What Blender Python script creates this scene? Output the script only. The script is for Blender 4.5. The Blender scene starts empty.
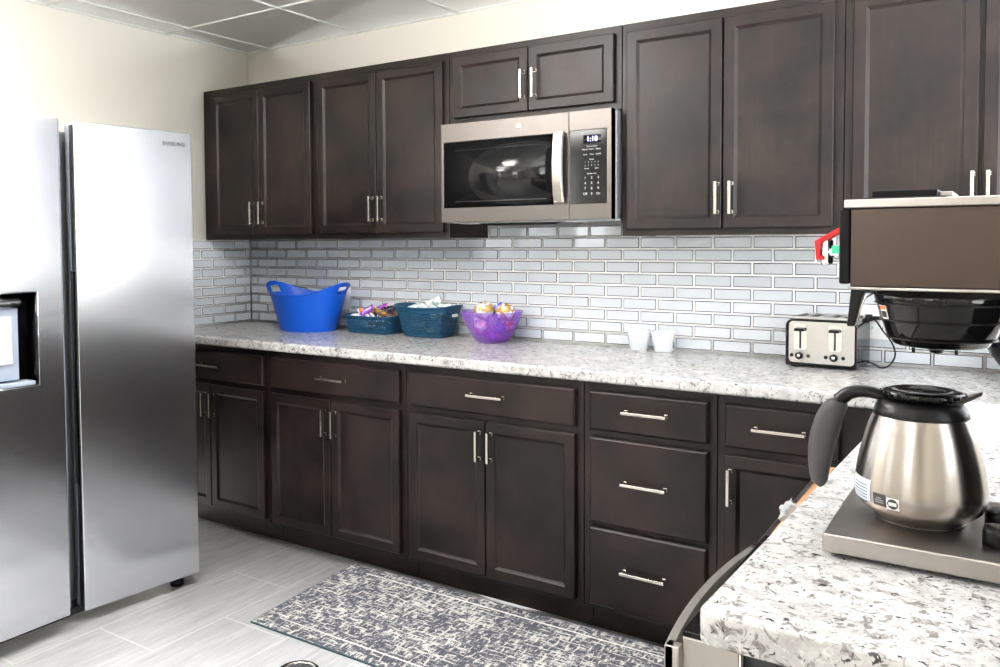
import bpy, bmesh, math, random
from mathutils import Matrix, Vector, noise
random.seed(7)
PI = math.pi
D = bpy.data
S = bpy.context.scene
COL = S.collection

# ------------------------------------------------------------------ materials
def mat(name, base=(.5,.5,.5), rough=.5, metal=0, spec=.5, aniso=0, tangent=None, coat=0, emit=None, es=0):
    m = D.materials.new(name); m.use_nodes = True
    b = m.node_tree.nodes['Principled BSDF']
    b.inputs['Base Color'].default_value = (*base, 1)
    b.inputs['Roughness'].default_value = rough
    b.inputs['Metallic'].default_value = metal
    b.inputs['Specular IOR Level'].default_value = spec
    b.inputs['Coat Weight'].default_value = coat
    if aniso:
        b.inputs['Anisotropic'].default_value = aniso
        if tangent:
            c = m.node_tree.nodes.new('ShaderNodeCombineXYZ')
            for i in range(3): c.inputs[i].default_value = tangent[i]
            m.node_tree.links.new(c.outputs[0], b.inputs['Tangent'])
    if emit:
        b.inputs['Emission Color'].default_value = (*emit, 1)
        b.inputs['Emission Strength'].default_value = es
    return m

class N:
    """tiny node helper"""
    def __init__(s, m):
        s.t = m.node_tree; s.b = s.t.nodes['Principled BSDF']
    def n(s, typ, **kw):
        x = s.t.nodes.new(typ)
        for k, v in kw.items():
            if k.startswith('i_'):
                x.inputs[k[2:].replace('_', ' ')].default_value = v
            else: setattr(x, k, v)
        return x
    def l(s, a, b): s.t.links.new(a, b)
    def coords(s, scale=(1,1,1), loc=(0,0,0), kind='Object'):
        tc = s.n('ShaderNodeTexCoord'); mp = s.n('ShaderNodeMapping')
        mp.inputs['Scale'].default_value = scale; mp.inputs['Location'].default_value = loc
        s.l(tc.outputs[kind], mp.inputs[0]); return mp.outputs[0]
    def pos(s, scale=(1,1,1), loc=(0,0,0)):
        g = s.n('ShaderNodeNewGeometry'); mp = s.n('ShaderNodeMapping')
        mp.inputs['Scale'].default_value = scale; mp.inputs['Location'].default_value = loc
        s.l(g.outputs['Position'], mp.inputs[0]); return mp.outputs[0]
    def noise(s, vec, scale, detail=4, rough=.5, dist=0):
        x = s.n('ShaderNodeTexNoise'); x.inputs['Scale'].default_value = scale
        x.inputs['Detail'].default_value = detail; x.inputs['Roughness'].default_value = rough
        x.inputs['Distortion'].default_value = dist
        s.l(vec, x.inputs['Vector']); return x.outputs['Fac']
    def ramp(s, fac, stops):
        r = s.n('ShaderNodeValToRGB'); e = r.color_ramp.elements
        while len(e) < len(stops): e.new(.5)
        for k, (p, c) in enumerate(stops):
            e[k].position = p; e[k].color = (*c, 1) if len(c) == 3 else c
        s.l(fac, r.inputs[0]); return r.outputs[0]
    def mix(s, fac, a, b, mode='MIX'):
        x = s.n('ShaderNodeMix', data_type='RGBA', blend_type=mode)
        if isinstance(fac, (int, float)): x.inputs[0].default_value = fac
        else: s.l(fac, x.inputs[0])
        for sock, v in ((x.inputs[6], a), (x.inputs[7], b)):
            if isinstance(v, tuple): sock.default_value = (*v, 1)
            else: s.l(v, sock)
        return x.outputs[2]
    def bump(s, h, strength=.2, dist=.002):
        x = s.n('ShaderNodeBump'); x.inputs['Strength'].default_value = strength
        x.inputs['Distance'].default_value = dist
        s.l(h, x.inputs['Height']); s.l(x.outputs[0], s.b.inputs['Normal'])
    def color(s, c): s.l(c, s.b.inputs['Base Color'])
    def rough(s, c): s.l(c, s.b.inputs['Roughness'])

def wood(name, sc, dark=(.0018,.0011,.0011), light=(.0175,.0105,.0090), rough=.38):
    m = mat(name, light, rough, spec=.27); n = N(m)
    v = n.pos((1,1,1))
    mott = n.noise(v, 5.5, 3, .6)
    grain = n.noise(n.pos(sc), 6, 4, .6)
    c = n.mix(n.ramp(mott, [(.36,(0,0,0)), (.66,(1,1,1))]), dark, light)
    g = n.ramp(grain, [(.3,(.72,.72,.72)), (.7,(1.15,1.12,1.1))])
    n.color(n.mix(1, c, g, 'MULTIPLY'))
    n.rough(n.ramp(mott, [(.3,(rough-.04,)*3), (.7,(rough+.07,)*3)]))
    n.bump(grain, .06, .001)
    return m
M = {}
M['wood_v'] = wood('espresso_wood_vertical', (14,14,.9))
M['wood_h'] = wood('espresso_wood_horizontal', (.9,14,14))
M['raw_wood'] = wood('raw_wood', (14,1,14), (.30,.16,.07), (.48,.28,.14), .5)
M['dark_inside'] = mat('cabinet_interior', (.02,.017,.015), .6)

def steel(name, base, rough, aniso, tan, streak=(1,1,60)):
    m = mat(name, base, rough, 1, aniso=aniso, tangent=tan); n = N(m)
    g = n.noise(n.pos(streak), 14, 3, .6)
    n.rough(n.ramp(g, [(.3,(rough*.93,)*3), (.7,(rough*1.07,)*3)]))
    n.color(n.mix(n.ramp(g, [(.35,(0,0,0)), (.65,(1,1,1))]), tuple(c*.98 for c in base), base))
    return m
M['steel_fridge'] = mat('brushed_steel_fridge', (.63,.645,.68), .20, 1, aniso=.5, tangent=(0,1,0))
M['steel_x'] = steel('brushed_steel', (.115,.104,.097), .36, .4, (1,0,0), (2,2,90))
M['steel_tray'] = steel('brushed_steel_tray', (.34,.315,.295), .33, 0, None, (3,60,60))
M['steel_toaster'] = steel('brushed_steel_toaster', (.50,.49,.48), .30, 0, None, (90,3,3))
M['steel_head'] = steel('brushed_steel_brown', (.062,.046,.039), .36, .4, (1,0,0), (6,6,160))
M['steel_dw'] = steel('brushed_steel_dishwasher', (.38,.355,.33), .38, 0, None, (60,60,1))
M['steel_carafe'] = mat('brushed_steel_carafe', (.33,.30,.272), .27, 1, aniso=.75)
_n = N(M['steel_carafe'])
_t = _n.n('ShaderNodeTangent', direction_type='RADIAL', axis='Z'); 
_cr = _n.n('ShaderNodeVectorMath', operation='CROSS_PRODUCT')
_ge = _n.n('ShaderNodeNewGeometry'); _n.l(_ge.outputs['Normal'], _cr.inputs[0]); _n.l(_t.outputs[0], _cr.inputs[1])
_n.l(_cr.outputs[0], _n.b.inputs['Tangent'])
_g = _n.noise(_n.pos((1,1,1)), 40, 3, .6, 0)
M['nickel'] = mat('satin_nickel', (.42,.395,.36), .25, 1)
M['chrome'] = mat('chrome', (.85,.85,.86), .08, 1)
M['silver_side'] = mat('painted_metal_grey', (.30,.31,.32), .4, .6)
M['black_gloss'] = mat('black_gloss', (.003,.003,.0035), .10, spec=.3)
M['black_plastic'] = mat('black_plastic', (.004,.004,.0045), .30, spec=.2)
M['black_soft'] = mat('black_soft', (.015,.015,.016), .5)
M['grey_rubber'] = mat('grey_grip', (.055,.053,.054), .5, spec=.2)
M['window_glass_dark'] = mat('smoked_glass', (.006,.006,.0065), .08, spec=.35)
M['black_matte'] = mat('matte_black', (.003,.003,.0035), .45, spec=.12)
M['white_plastic'] = mat('white_plastic', (.82,.82,.81), .35)
M['white_gloss'] = mat('white_enamel', (.92,.92,.91), .12)
M['print_grey'] = mat('printed_grey', (.42,.43,.44), .5)
M['print_dark'] = mat('printed_dark', (.03,.03,.035), .5)
M['label_blue'] = mat('silver_label', (.55,.63,.72), .35)
M['label_white'] = mat('white_label', (.85,.84,.82), .45)
M['label_orange'] = mat('orange_label', (.75,.16,.04), .5)
M['red'] = mat('red_lever', (.50,.003,.006), .35, spec=.3)
M['green'] = mat('green_indicator', (.02,.55,.28), .3)
M['clock'] = mat('clock_digits', (.1,.1,.3), .5, emit=(.45,.42,1), es=5)
M['blue_tub'] = mat('blue_plastic', (.001,.075,.50), .42, spec=.35)
M['teal'] = mat('teal_plastic', (.003,.050,.105), .4, spec=.4)
M['yellow'] = mat('banana_yellow', (.85,.50,.03), .45)
M['grey_light'] = mat('light_grey_plastic', (.27,.31,.38), .35)

def translucent(name, col, rough, alpha, trans):
    m = mat(name, col, rough); b = m.node_tree.nodes['Principled BSDF']
    b.inputs['Alpha'].default_value = alpha
    b.inputs['Transmission Weight'].default_value = trans
    b.inputs['IOR'].default_value = 1.15
    return m
M['purple'] = translucent('purple_translucent_plastic', (.25,.08,.55), .12, .34, .0)
M['clear_cup'] = translucent('frosted_clear_plastic', (.84,.87,.90), .2, .33, .0)
M['clear_bag'] = translucent('clear_plastic', (.8,.84,.85), .15, .35, .0)

# window glass: thin, mostly see-through with a reflection
gm = D.materials.new('pane_glass'); gm.use_nodes = True; t = gm.node_tree; t.nodes.clear()
o_ = t.nodes.new('ShaderNodeOutputMaterial'); mx = t.nodes.new('ShaderNodeMixShader')
tr = t.nodes.new('ShaderNodeBsdfTransparent'); gl = t.nodes.new('ShaderNodeBsdfGlossy'); gl.inputs['Roughness'].default_value = .02
mx.inputs[0].default_value = .06
t.links.new(tr.outputs[0], mx.inputs[1]); t.links.new(gl.outputs[0], mx.inputs[2]); t.links.new(mx.outputs[0], o_.inputs[0])
M['glass'] = gm

# painted walls
m = mat('cream_paint', (.86,.83,.76), .7, spec=.25); n = N(m)
g = n.noise(n.pos(), 260, 3, .6); n.bump(g, .05, .0003)
g2 = n.noise(n.pos(), 1.5, 2, .5); n.color(n.mix(g2, (.89,.85,.76), (.905,.87,.79))); M['paint'] = m
# ceiling panels
m = mat('ceiling_panel', (.74,.75,.74), .85, spec=.2); n = N(m)
g = n.noise(n.pos(), 180, 4, .7)
n.color(n.mix(n.ramp(g, [(.35,(0,0,0)), (.5,(1,1,1))]), (.92,.925,.92), (.97,.975,.97))); n.bump(g, .08, .0004); M['ceil'] = m
M['grid'] = mat('ceiling_grid', (.88,.89,.88), .5)
# counter laminate
def granite(name, k=1):
    m = mat(name, (.8,.78,.77), .22, spec=.5); n = N(m)
    v = n.pos()
    big = n.noise(v, 14, 5, .65, 1.2)
    c = n.mix(n.ramp(big, [(.38,(0,0,0)), (.62,(1,1,1))]), (.33,.32,.312), (.48,.47,.465))
    mid = n.noise(v, 50, 5, .68, .9)
    c = n.mix(n.ramp(mid, [(.385,(1,1,1)), (.47,(0,0,0))]), c, (.15,.138,.132))
    dk = n.noise(n.pos((1,1.4,1), (3.1,5.2,0)), 75, 4, .62, .8)
    c = n.mix(n.ramp(dk, [(.355,(1,1,1)), (.395,(0,0,0))]), c, (.03,.027,.03))
    wh = n.noise(n.pos((1,1,1), (7,2,1)), 75, 4, .6, 1.5)
    c = n.mix(n.ramp(wh, [(.58,(0,0,0)), (.68,(1,1,1))]), c, (.58,.575,.57))
    n.color(c); return m
M['granite'] = granite('speckled_laminate')
# tiles and grout
m = mat('glass_tile', (.56,.60,.645), .08, spec=.6, coat=.3); n = N(m)
g = n.noise(n.pos((1,1,1)), 9, 2, .5)
n.color(n.mix(g, (.47,.50,.545), (.56,.59,.63))); M['tile'] = m
M['tile_edge'] = mat('glass_tile_edge', (.05,.055,.065), .15)
M['grout'] = mat('white_grout', (.88,.87,.86), .8)
# floor
m = mat('floor_tile', (.6,.6,.62), .32, spec=.45); n = N(m)
XO = .565 - .3047*21
br = n.n('ShaderNodeTexBrick', offset=.5, offset_frequency=2, squash=1)
br.inputs['Scale'].default_value = 1; br.inputs['Brick Width'].default_value = .603; br.inputs['Row Height'].default_value = .3047
br.inputs['Mortar Size'].default_value = .0036; br.inputs['Mortar Smooth'].default_value = .1; br.inputs['Bias'].default_value = 0
br.inputs['Color1'].default_value = (.74,.75,.775,1); br.inputs['Color2'].default_value = (.82,.825,.845,1); br.inputs['Mortar'].default_value = (.93,.93,.93,1)
g = n.n('ShaderNodeNewGeometry'); sp = n.n('ShaderNodeSeparateXYZ'); n.l(g.outputs['Position'], sp.inputs[0])
a1 = n.n('ShaderNodeMath', operation='ADD'); a1.inputs[1].default_value = .603*20; n.l(sp.outputs['Y'], a1.inputs[0])
a2 = n.n('ShaderNodeMath', operation='SUBTRACT'); a2.inputs[1].default_value = XO; n.l(sp.outputs['X'], a2.inputs[0])
cb = n.n('ShaderNodeCombineXYZ'); n.l(a1.outputs[0], cb.inputs[0]); n.l(a2.outputs[0], cb.inputs[1]); n.l(cb.outputs[0], br.inputs['Vector'])
st = n.noise(n.pos((16,1.6,1)), 3.2, 5, .65, .5)
st2 = n.noise(n.pos((5,.7,1)), 3.0, 3, .6, .8)
cc = n.mix(1, br.outputs['Color'], n.ramp(st, [(.3,(.80,.80,.81)), (.65,(1.08,1.08,1.07))]), 'MULTIPLY')
cc = n.mix(1, cc, n.ramp(st2, [(.3,(.88,.87,.87)), (.7,(1.05,1.05,1.05))]), 'MULTIPLY')
n.color(n.mix(br.outputs['Fac'], cc, (.93,.93,.92)))
inv = n.n('ShaderNodeMath', operation='SUBTRACT'); inv.inputs[0].default_value = 1; n.l(br.outputs['Fac'], inv.inputs[1])
n.bump(inv.outputs[0], .4, .002); M['floor'] = m
# rug
m = mat('woven_rug', (.4,.4,.42), .95, spec=.1); n = N(m)
a = n.noise(n.pos((30,8,1)), 2.6, 3, .75, .3); b = n.noise(n.pos((7,34,1), (4,2,0)), 2.6, 3, .75, .3)
mxn = n.n('ShaderNodeMath', operation='MAXIMUM'); n.l(a, mxn.inputs[0]); n.l(b, mxn.inputs[1])
big = n.noise(n.pos((1,1,1)), 5, 2, .5)
ad = n.n('ShaderNodeMath', operation='MULTIPLY_ADD'); ad.inputs[1].default_value = .18; n.l(big, ad.inputs[0]); n.l(mxn.outputs[0], ad.inputs[2])
fine = n.noise(n.pos(), 420, 2, .5)
c = n.ramp(ad.outputs[0], [(.58,(.075,.08,.10)), (.635,(.15,.155,.18)), (.67,(.50,.48,.45)), (.80,(.68,.66,.63))])
c = n.mix(1, c, n.ramp(fine, [(.3,(.75,.75,.75)), (.7,(1.1,1.1,1.1))]), 'MULTIPLY')
n.color(c); n.bump(fine, .5, .002); M['rug'] = m
M['rug_edge'] = mat('rug_binding', (.03,.06,.075), .9)

# ------------------------------------------------------------------ object helpers
W = {}          # world matrix of each object
TOP = {}
def setprops(o, label=None, cat=None, group=None, kind=None):
    if label: o['label'] = label
    if cat: o['category'] = cat
    if group: o['group'] = group
    if kind: o['kind'] = kind
def thing(name, label, cat, loc=(0,0,0), rz=0, group=None):
    o = D.objects.new(name, None); COL.objects.link(o)
    o.empty_display_size = .05
    m = Matrix.Translation(loc) @ Matrix.Rotation(rz, 4, 'Z'); o.matrix_basis = m
    W[o] = m; setprops(o, label, cat, group); return o
def smooth_bm(bm, ang=35):
    for f in bm.faces: f.smooth = True
    for e in bm.edges:
        if len(e.link_faces) == 2:
            if e.calc_face_angle(0) > math.radians(ang): e.smooth = False
def obj(name, bm, material, parent=None, local=False, bevel=0, seg=2, smooth=True, origin=None, label=None, root=None, mods=None):
    """one mesh object. local=True: vertices are in the frame of the parent thing"""
    if isinstance(bm, MB): bm = bm.bm
    R = W[root or parent] if (local and parent is not None) else Matrix.Identity(4)
    if local: bm.transform(R)
    if smooth: smooth_bm(bm)
    vs = [v.co for v in bm.verts]
    lo = Vector([min(v[i] for v in vs) for i in range(3)]); hi = Vector([max(v[i] for v in vs) for i in range(3)])
    c = Vector(origin) if origin else Vector(((lo.x+hi.x)/2, (lo.y+hi.y)/2, (lo.z+hi.z)/2 if parent is not None else lo.z))
    mw = Matrix.Translation(c)
    bm.transform(mw.inverted())
    me = D.meshes.new(name); bm.to_mesh(me); bm.free()
    mats = material if isinstance(material, (list, tuple)) else [material]
    for q in mats: me.materials.append(q)
    o = D.objects.new(name, me); COL.objects.link(o)
    if parent is not None:
        o.parent = parent; o.matrix_basis = W[parent].inverted() @ mw
    else: o.matrix_basis = mw
    W[o] = mw
    if bevel:
        b = o.modifiers.new('bevel', 'BEVEL'); b.width = bevel; b.segments = seg; b.limit_method = 'ANGLE'; b.angle_limit = math.radians(40)
        b.harden_normals = True
    if label: o['label'] = label
    return o
def copy_tree(o, parent=None):
    c = o.copy(); COL.objects.link(c)
    if parent is not None: c.parent = parent; c.matrix_basis = o.matrix_basis.copy()
    W[c] = W[o]
    for ch in [x for x in D.objects if x.parent == o]: copy_tree(ch, c)
    return c

class MB:
    def __init__(s): s.bm = bmesh.new(); s.mi = 0
    def _mi(s, faces):
        for f in faces: f.material_index = s.mi
    def box(s, x0, x1, y0, y1, z0, z1):
        v = [s.bm.verts.new((x, y, z)) for z in (z0, z1) for y in (y0, y1) for x in (x0, x1)]
        fs = [s.bm.faces.new([v[i] for i in q]) for q in ((0,2,3,1),(4,5,7,6),(0,1,5,4),(2,6,7,3),(0,4,6,2),(1,3,7,5))]
        s._mi(fs); return s
    def rings(s, R, closed=True, cap0=True, cap1=True):
        vs = [[s.bm.verts.new(p) for p in r] for r in R]
        k = len(R[0]); fs = []
        for a, b in zip(vs[:-1], vs[1:]):
            for i in range(k if closed else k-1):
                j = (i+1) % k; fs.append(s.bm.faces.new((a[i], a[j], b[j], b[i])))
        if closed and cap0: fs.append(s.bm.faces.new(list(reversed(vs[0]))))
        if closed and cap1: fs.append(s.bm.faces.new(vs[-1]))
        s._mi(fs); return s
    def lathe(s, prof, n=32, c=(0,0,0), cap0=True, cap1=True, axis='z', a0=0):
        R = []
        for r, h in prof:
            ring = []
            for i in range(n):
                a = a0 + 2*PI*i/n; x, y = r*math.cos(a), r*math.sin(a)
                p = (x, y, h) if axis == 'z' else ((h, x, y) if axis == 'x' else (y, h, x))
                ring.append((c[0]+p[0], c[1]+p[1], c[2]+p[2]))
            R.append(ring)
        return s.rings(R, True, cap0, cap1)
    def tube(s, pts, r, n=10, prof=None, up=None):
        """sweep; r number or list; prof(i)->(half width, half height) for flat sections"""
        P = [Vector(p) for p in pts]; R = []
        prev = None
        for i, p in enumerate(P):
            tdir = (P[min(i+1, len(P)-1)] - P[max(i-1, 0)]).normalized()
            if up is not None: s1 = tdir.cross(Vector(up)).normalized()
            elif prev is None: s1 = tdir.orthogonal().normalized()
            else: s1 = (prev - tdir*prev.dot(tdir)).normalized()
            s2 = s1.cross(tdir); prev = s1
            if prof: a, b = prof(i)
            else: a = b = (r[i] if isinstance(r, (list, tuple)) else r)
            R.append([p + s1*(a*math.cos(2*PI*k/n)) + s2*(b*math.sin(2*PI*k/n)) for k in range(n)])
        return s.rings([list(x) for x in R])
    def prism(s, pts, axis, a, b):
        """extrude a 2D outline along an axis; pts in the other two coordinates"""
        def P(u, v, w): return {'x': (w, u, v), 'y': (u, w, v), 'z': (u, v, w)}[axis]
        R = [[P(u, v, a) for u, v in pts], [P(u, v, b) for u, v in pts]]
        s.rings(R); bmesh.ops.recalc_face_normals(s.bm, faces=s.bm.faces[:]); return s
def rrect(x0, x1, y0, y1, r, n=5):
    pts = []
    for cx, cy, a in ((x1-r, y1-r, 0), (x0+r, y1-r, 90), (x0+r, y0+r, 180), (x1-r, y0+r, 270)):
        for i in range(n+1):
            t = math.radians(a + 90*i/n); pts.append((cx + r*math.cos(t), cy + r*math.sin(t)))
    return pts
def box(*a): return MB().box(*a)
def text(name, body, size, material, parent, matrix, extrude=.0004, align='CENTER', label=None):
    cu = D.curves.new(name, 'FONT'); cu.body = body; cu.size = size; cu.extrude = extrude
    cu.align_x = align; cu.align_y = 'CENTER'
    tmp = D.objects.new(name+'_tmp', cu); COL.objects.link(tmp)
    dg = bpy.context.evaluated_depsgraph_get(); dg.update()
    me = D.meshes.new_from_object(tmp.evaluated_get(dg)); D.objects.remove(tmp)
    bm = bmesh.new(); bm.from_mesh(me); bm.transform(matrix); D.meshes.remove(me); D.curves.remove(cu)
    return obj(name, bm, material, parent, smooth=False, label=label)
def M_negY(x, y, z):   # lettering facing -y
    return Matrix.Translation((x, y, z)) @ Matrix.Rotation(PI/2, 4, 'X')
def M_posX(x, y, z):   # lettering facing +x
    return Matrix.Translation((x, y, z)) @ Matrix.Rotation(PI/2, 4, 'Z') @ Matrix.Rotation(PI/2, 4, 'X')

# ------------------------------------------------------------------ room shell
XR, YF, H = 3.95, -5.2, 2.395
def struct(name, bm, m, parent=None, **k):
    o = obj(name, bm, m, parent, **k); o['kind'] = 'structure'; return o
struct('floor', box(-.12, XR+.12, YF-.12, .12, -.06, 0), M['floor'])
wall_back = struct('wall_back', box(-.12, XR+.12, 0, .12, 0, H), M['paint'])
LY0, LY1, LZ0, LZ1 = -5.0, -4.1, 1.25, 2.2
w = MB(); w.box(-.12, 0, LY1, 0, 0, H).box(-.12, 0, YF, LY0, 0, H).box(-.12, 0, LY0, LY1, 0, LZ0).box(-.12, 0, LY0, LY1, LZ1, H)
wall_left = struct('wall_left', w, M['paint'])
# right wall with the window over the sink run
WY0, WY1, WZ0, WZ1 = -2.35, -.30, 1.06, 2.28
w = MB(); w.box(XR, XR+.12, WY1, 0, 0, H); w.box(XR, XR+.12, YF, WY0, 0, H)
w.box(XR, XR+.12, WY0, WY1, 0, WZ0); w.box(XR, XR+.12, WY0, WY1, WZ1, H)
struct('wall_right', w, M['paint'])
def window(nm, axis, a0, a1, z0, z1, p, q):
    f = MB()
    def bx(u0, u1, v0, v1, d0=0, d1=1):
        e0, e1 = p + (q-p)*d0, p + (q-p)*d1
        lo, hi = min(e0, e1), max(e0, e1)
        if axis == 'x': f.box(lo, hi, u0, u1, v0, v1)
        else: f.box(u0, u1, lo, hi, v0, v1)
    t = .05
    bx(a0, a1, z0, z0+t); bx(a0, a1, z1-t, z1); bx(a0, a0+t, z0+t, z1-t); bx(a1-t, a1, z0+t, z1-t)
    mid = (a0+a1)/2; bx(mid-.02, mid+.02, z0+t, z1-t, .3, .7)
    fr = struct(nm, f, M['white_plastic'])
    c = (p+q)/2; g = MB()
    for u0, u1 in ((a0+t, mid-.02), (mid+.02, a1-t)):
        if axis == 'x': g.box(c-.003, c+.003, u0, u1, z0+t, z1-t)
        else: g.box(u0, u1, c-.003, c+.003, z0+t, z1-t)
    gp = struct('window_pane', g, M['glass'], fr, smooth=False)
window('window_1', 'x', WY0, WY1, WZ0, WZ1, XR+.02, XR+.10)
window('added_window_3', 'x', LY0, LY1, LZ0, LZ1, -.10, -.02)  # unseen window, added for extra light from the left
# front wall (behind the photographer) with an unseen window added for its light
FX0, FX1, FZ0, FZ1 = 2.0, 2.9, 1.2, 2.2
w = MB(); w.box(-.12, FX0, YF-.12, YF, 0, H); w.box(FX1, XR+.12, YF-.12, YF, 0, H)
w.box(FX0, FX1, YF-.12, YF, 0, FZ0); w.box(FX0, FX1, YF-.12, YF, FZ1, H)
struct('wall_front', w, M['paint'])
window('added_window_2', 'y', FX0, FX1, FZ0, FZ1, YF-.10, YF-.02)

# ceiling with a lay-in grid
ceil = struct('ceiling', box(-.12, XR+.12, YF-.12, .12, H, H+.08), M['ceil'])
g = MB()
for k in range(7):
    x = .185 + .61*k
    if x < XR: g.box(x-.011, x+.011, YF, 0, H-.004, H+.001)
for k in range(10):
    y = -.535 - .61*k
    if y > YF: g.box(0, XR, y-.011, y+.011, H-.0035, H+.001)
g.box(0, XR, -.02, 0, H-.004, H+.001); g.box(0, .02, YF, -.02, H-.004, H+.001)
gr = struct('ceiling_grid', g, M['grid'], ceil)

# tiled backsplash, each tile a bevelled glass block in white grout
def tiles(name, axis, u0, u1, ph, parent, rows=10, lim=None):
    """u runs along the wall; ph = joint phase of the odd rows"""
    b = MB(); P = .1473; Hh = .0494; g2 = .0030; depth = .007
    def q(u, z, d): return (u, -d, z) if axis == 'y' else (d, u, z)
    for r in range(rows):
        z0 = .9265 + Hh*r + g2/2; z1 = z0 + Hh - g2
        phs = ph + (0 if r % 2 else P/2)
        k0 = math.floor((u0-phs)/P)-1; k1 = math.ceil((u1-phs)/P)+1
        for k in range(k0, k1):
            a, c = phs + P*k + g2/2, phs + P*(k+1) - g2/2
            a, c = max(a, u0), min(c, u1)
            if c-a < .008: continue
            if r >= 9 and lim and (a < lim[0] or c > lim[1]):
                a, c = max(a, lim[0]), min(c, lim[1])
                if c-a < .008: continue
            bv = .0052
            o4 = [(a, z0), (c, z0), (c, z1), (a, z1)]; i4 = [(a+bv, z0+bv), (c-bv, z0+bv), (c-bv, z1-bv), (a+bv, z1-bv)]
            V0 = [b.bm.verts.new(q(u, z, .001)) for u, z in o4]
            V1 = [b.bm.verts.new(q(u, z, depth-.003)) for u, z in o4]
            V2 = [b.bm.verts.new(q(u, z, depth)) for u, z in i4]
            f = b.bm.faces.new(V2); f.material_index = 0
            for A, B, mi in ((V0, V1, 1), (V1, V2, 1)):
                for i in range(4):
                    j = (i+1) % 4; ff = b.bm.faces.new((A[i], A[j], B[j], B[i])); ff.material_index = mi
    bmesh.ops.recalc_face_normals(b.bm, faces=b.bm.faces[:])
    o = struct(name, b, [M['tile'], M['tile_edge']], parent, smooth=False)
    return o
gb = struct('grout_bed', box(0, XR, -.0052, 0, .882, 1.43), M['grout'], wall_back)
tiles('tile_backsplash', 'y', .008, XR-.005, 2.348-.1473*14, gb, 10, (1.565, 2.317))
gl_ = struct('grout_bed', box(0, .0052, -.648, -.0055, .882, 1.371), M['grout'], wall_left)
tiles('tile_backsplash', 'x', -.648, -.009, -.05, gl_, 9)

# ------------------------------------------------------------------ cabinet kit
def panel_door(x0, x1, z0, z1, yb, yf, flip=False):
    """bevel-edged frame with a recessed flat panel; front faces -y at yf"""
    b = MB(); c = .0025; s = .036; w2 = .011; d = .007
    def ring(i, y): return [(x0+i, y, z0+i), (x1-i, y, z0+i), (x1-i, y, z1-i), (x0+i, y, z1-i)]
    R = [ring(0, yb), ring(0, yf+c), ring(c, yf), ring(s, yf), ring(s+.003, yf+.0025), ring(s+w2-.002, yf+d-.001), ring(s+w2, yf+d)]
    b.rings(R, True, True, True)
    bmesh.ops.recalc_face_normals(b.bm, faces=b.bm.faces[:])
    return b
def slab_front(x0, x1, z0, z1, yb, yf):
    b = MB(); c = .006
    def ring(i, y): return [(x0+i, y, z0+i), (x1-i, y, z0+i), (x1-i, y, z1-i), (x0+i, y, z1-i)]
    b.rings([ring(0, yb), ring(0, yf+.006), ring(.003, yf+.0025), ring(c, yf)])
    bmesh.ops.recalc_face_normals(b.bm, faces=b.bm.faces[:]); return b
def pull(cx, cz, L, vert, yf, parent):
    """square bar pull on two flared posts, standing off a front at y=yf"""
    b = MB(); h = L/2; t = .0048; so = .030
    def bx(u0, u1, v0, v1, y0, y1):   # u along the bar
        if vert: b.box(cx+v0, cx+v1, y0, y1, cz+u0, cz+u1)
        else: b.box(cx+u0, cx+u1, y0, y1, cz+v0, cz+v1)
    bx(-h, h, -t, t, yf-so-.003, yf-so+.005)
    for sg in (-1, 1):
        e = sg*(h-.008)
        bx(e-.0045, e+.0045, -t*.95, t*.95, yf-so+.005, yf-.004)
        bx(e-.0065, e+.0065, -.0065, .0065, yf-.004, yf+.0005)
    return obj('pull_handle', b, M['nickel'], parent, bevel=.0012)

def base_cabinet(x0, x1, label, doors=(), drawers=(), left_open=False):
    t = thing('base_cabinet', label, 'cabinet', ((x0+x1)/2, -.31, 0), group='dark base cabinets along the back wall')
    b = MB(); g = .0008
    b.box(x0+g, x1-g, -.592, -.002, .10, .8795)              # carcass
    b.box(x0+g, x1-g, -.54, -.03, 0.0005, .10)               # toe kick
    f = MB(); op = [(a, c, z0, z1) for a, c, z0, z1 in [(d[0], d[1], d[2], d[3]) for d in list(doors)+list(drawers)]]
    obj('carcass', b, M['wood_v'], t, bevel=.0008, seg=1)
    f.box(x0+g, x1-g, -.611, -.5925, .10, .8795)
    obj('face_frame', f, M['wood_v'], t, bevel=.0015)
    for a, c, z0, z1, px, pz in doors:
        o = obj('door', panel_door(a, c, z0, z1, -.6115, -.632), M['wood_v'], t, smooth=False)
        if px is not None: pull(px, pz, .112, True, -.632, o)
    for a, c, z0, z1, px, pz in drawers:
        o = obj('drawer', slab_front(a, c, z0, z1, -.6115, -.632), M['wood_h'], t, smooth=False)
        pull(px, pz, .152, False, -.632, o)
    return t
base_cabinet(.002, .787, 'dark base cabinet in the left corner, half hidden behind the refrigerator',
    [(.075,.407,.12,.694,.381,.602), (.412,.764,.12,.694,.438,.602)], [(.075,.764,.719,.851,.428,.787)])
base_cabinet(.788, 1.553, 'dark two-door base cabinet under the blue tub and the low teal basket',
    [(.814,1.165,.12,.694,1.141,.602), (.170+1,1.529,.12,.694,1.196,.602)], [(.814,1.529,.719,.851,1.184,.787)])
base_cabinet(1.554, 2.318, 'dark two-door base cabinet under the purple bowl, left of the three-drawer unit',
    [(1.579,1.927,.12,.694,1.906,.606), (1.932,2.291,.12,.694,1.956,.606)], [(1.579,2.291,.719,.851,1.94,.791)])
base_cabinet(2.319, 2.772, 'dark base cabinet with three drawers stacked one above another',
    [], [(2.345,2.747,.719,.851,2.547,.792), (2.345,2.747,.403,.694,2.545,.555), (2.345,2.745,.12,.386,2.543,.259)])
base_cabinet(2.773, 3.262, 'dark base cabinet with one drawer over one door, partly behind the carafe handle',
    [(2.799,3.128,.12,.694,2.818,.60)], [(2.799,3.128,.719,.851,2.962,.787)])

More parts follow.
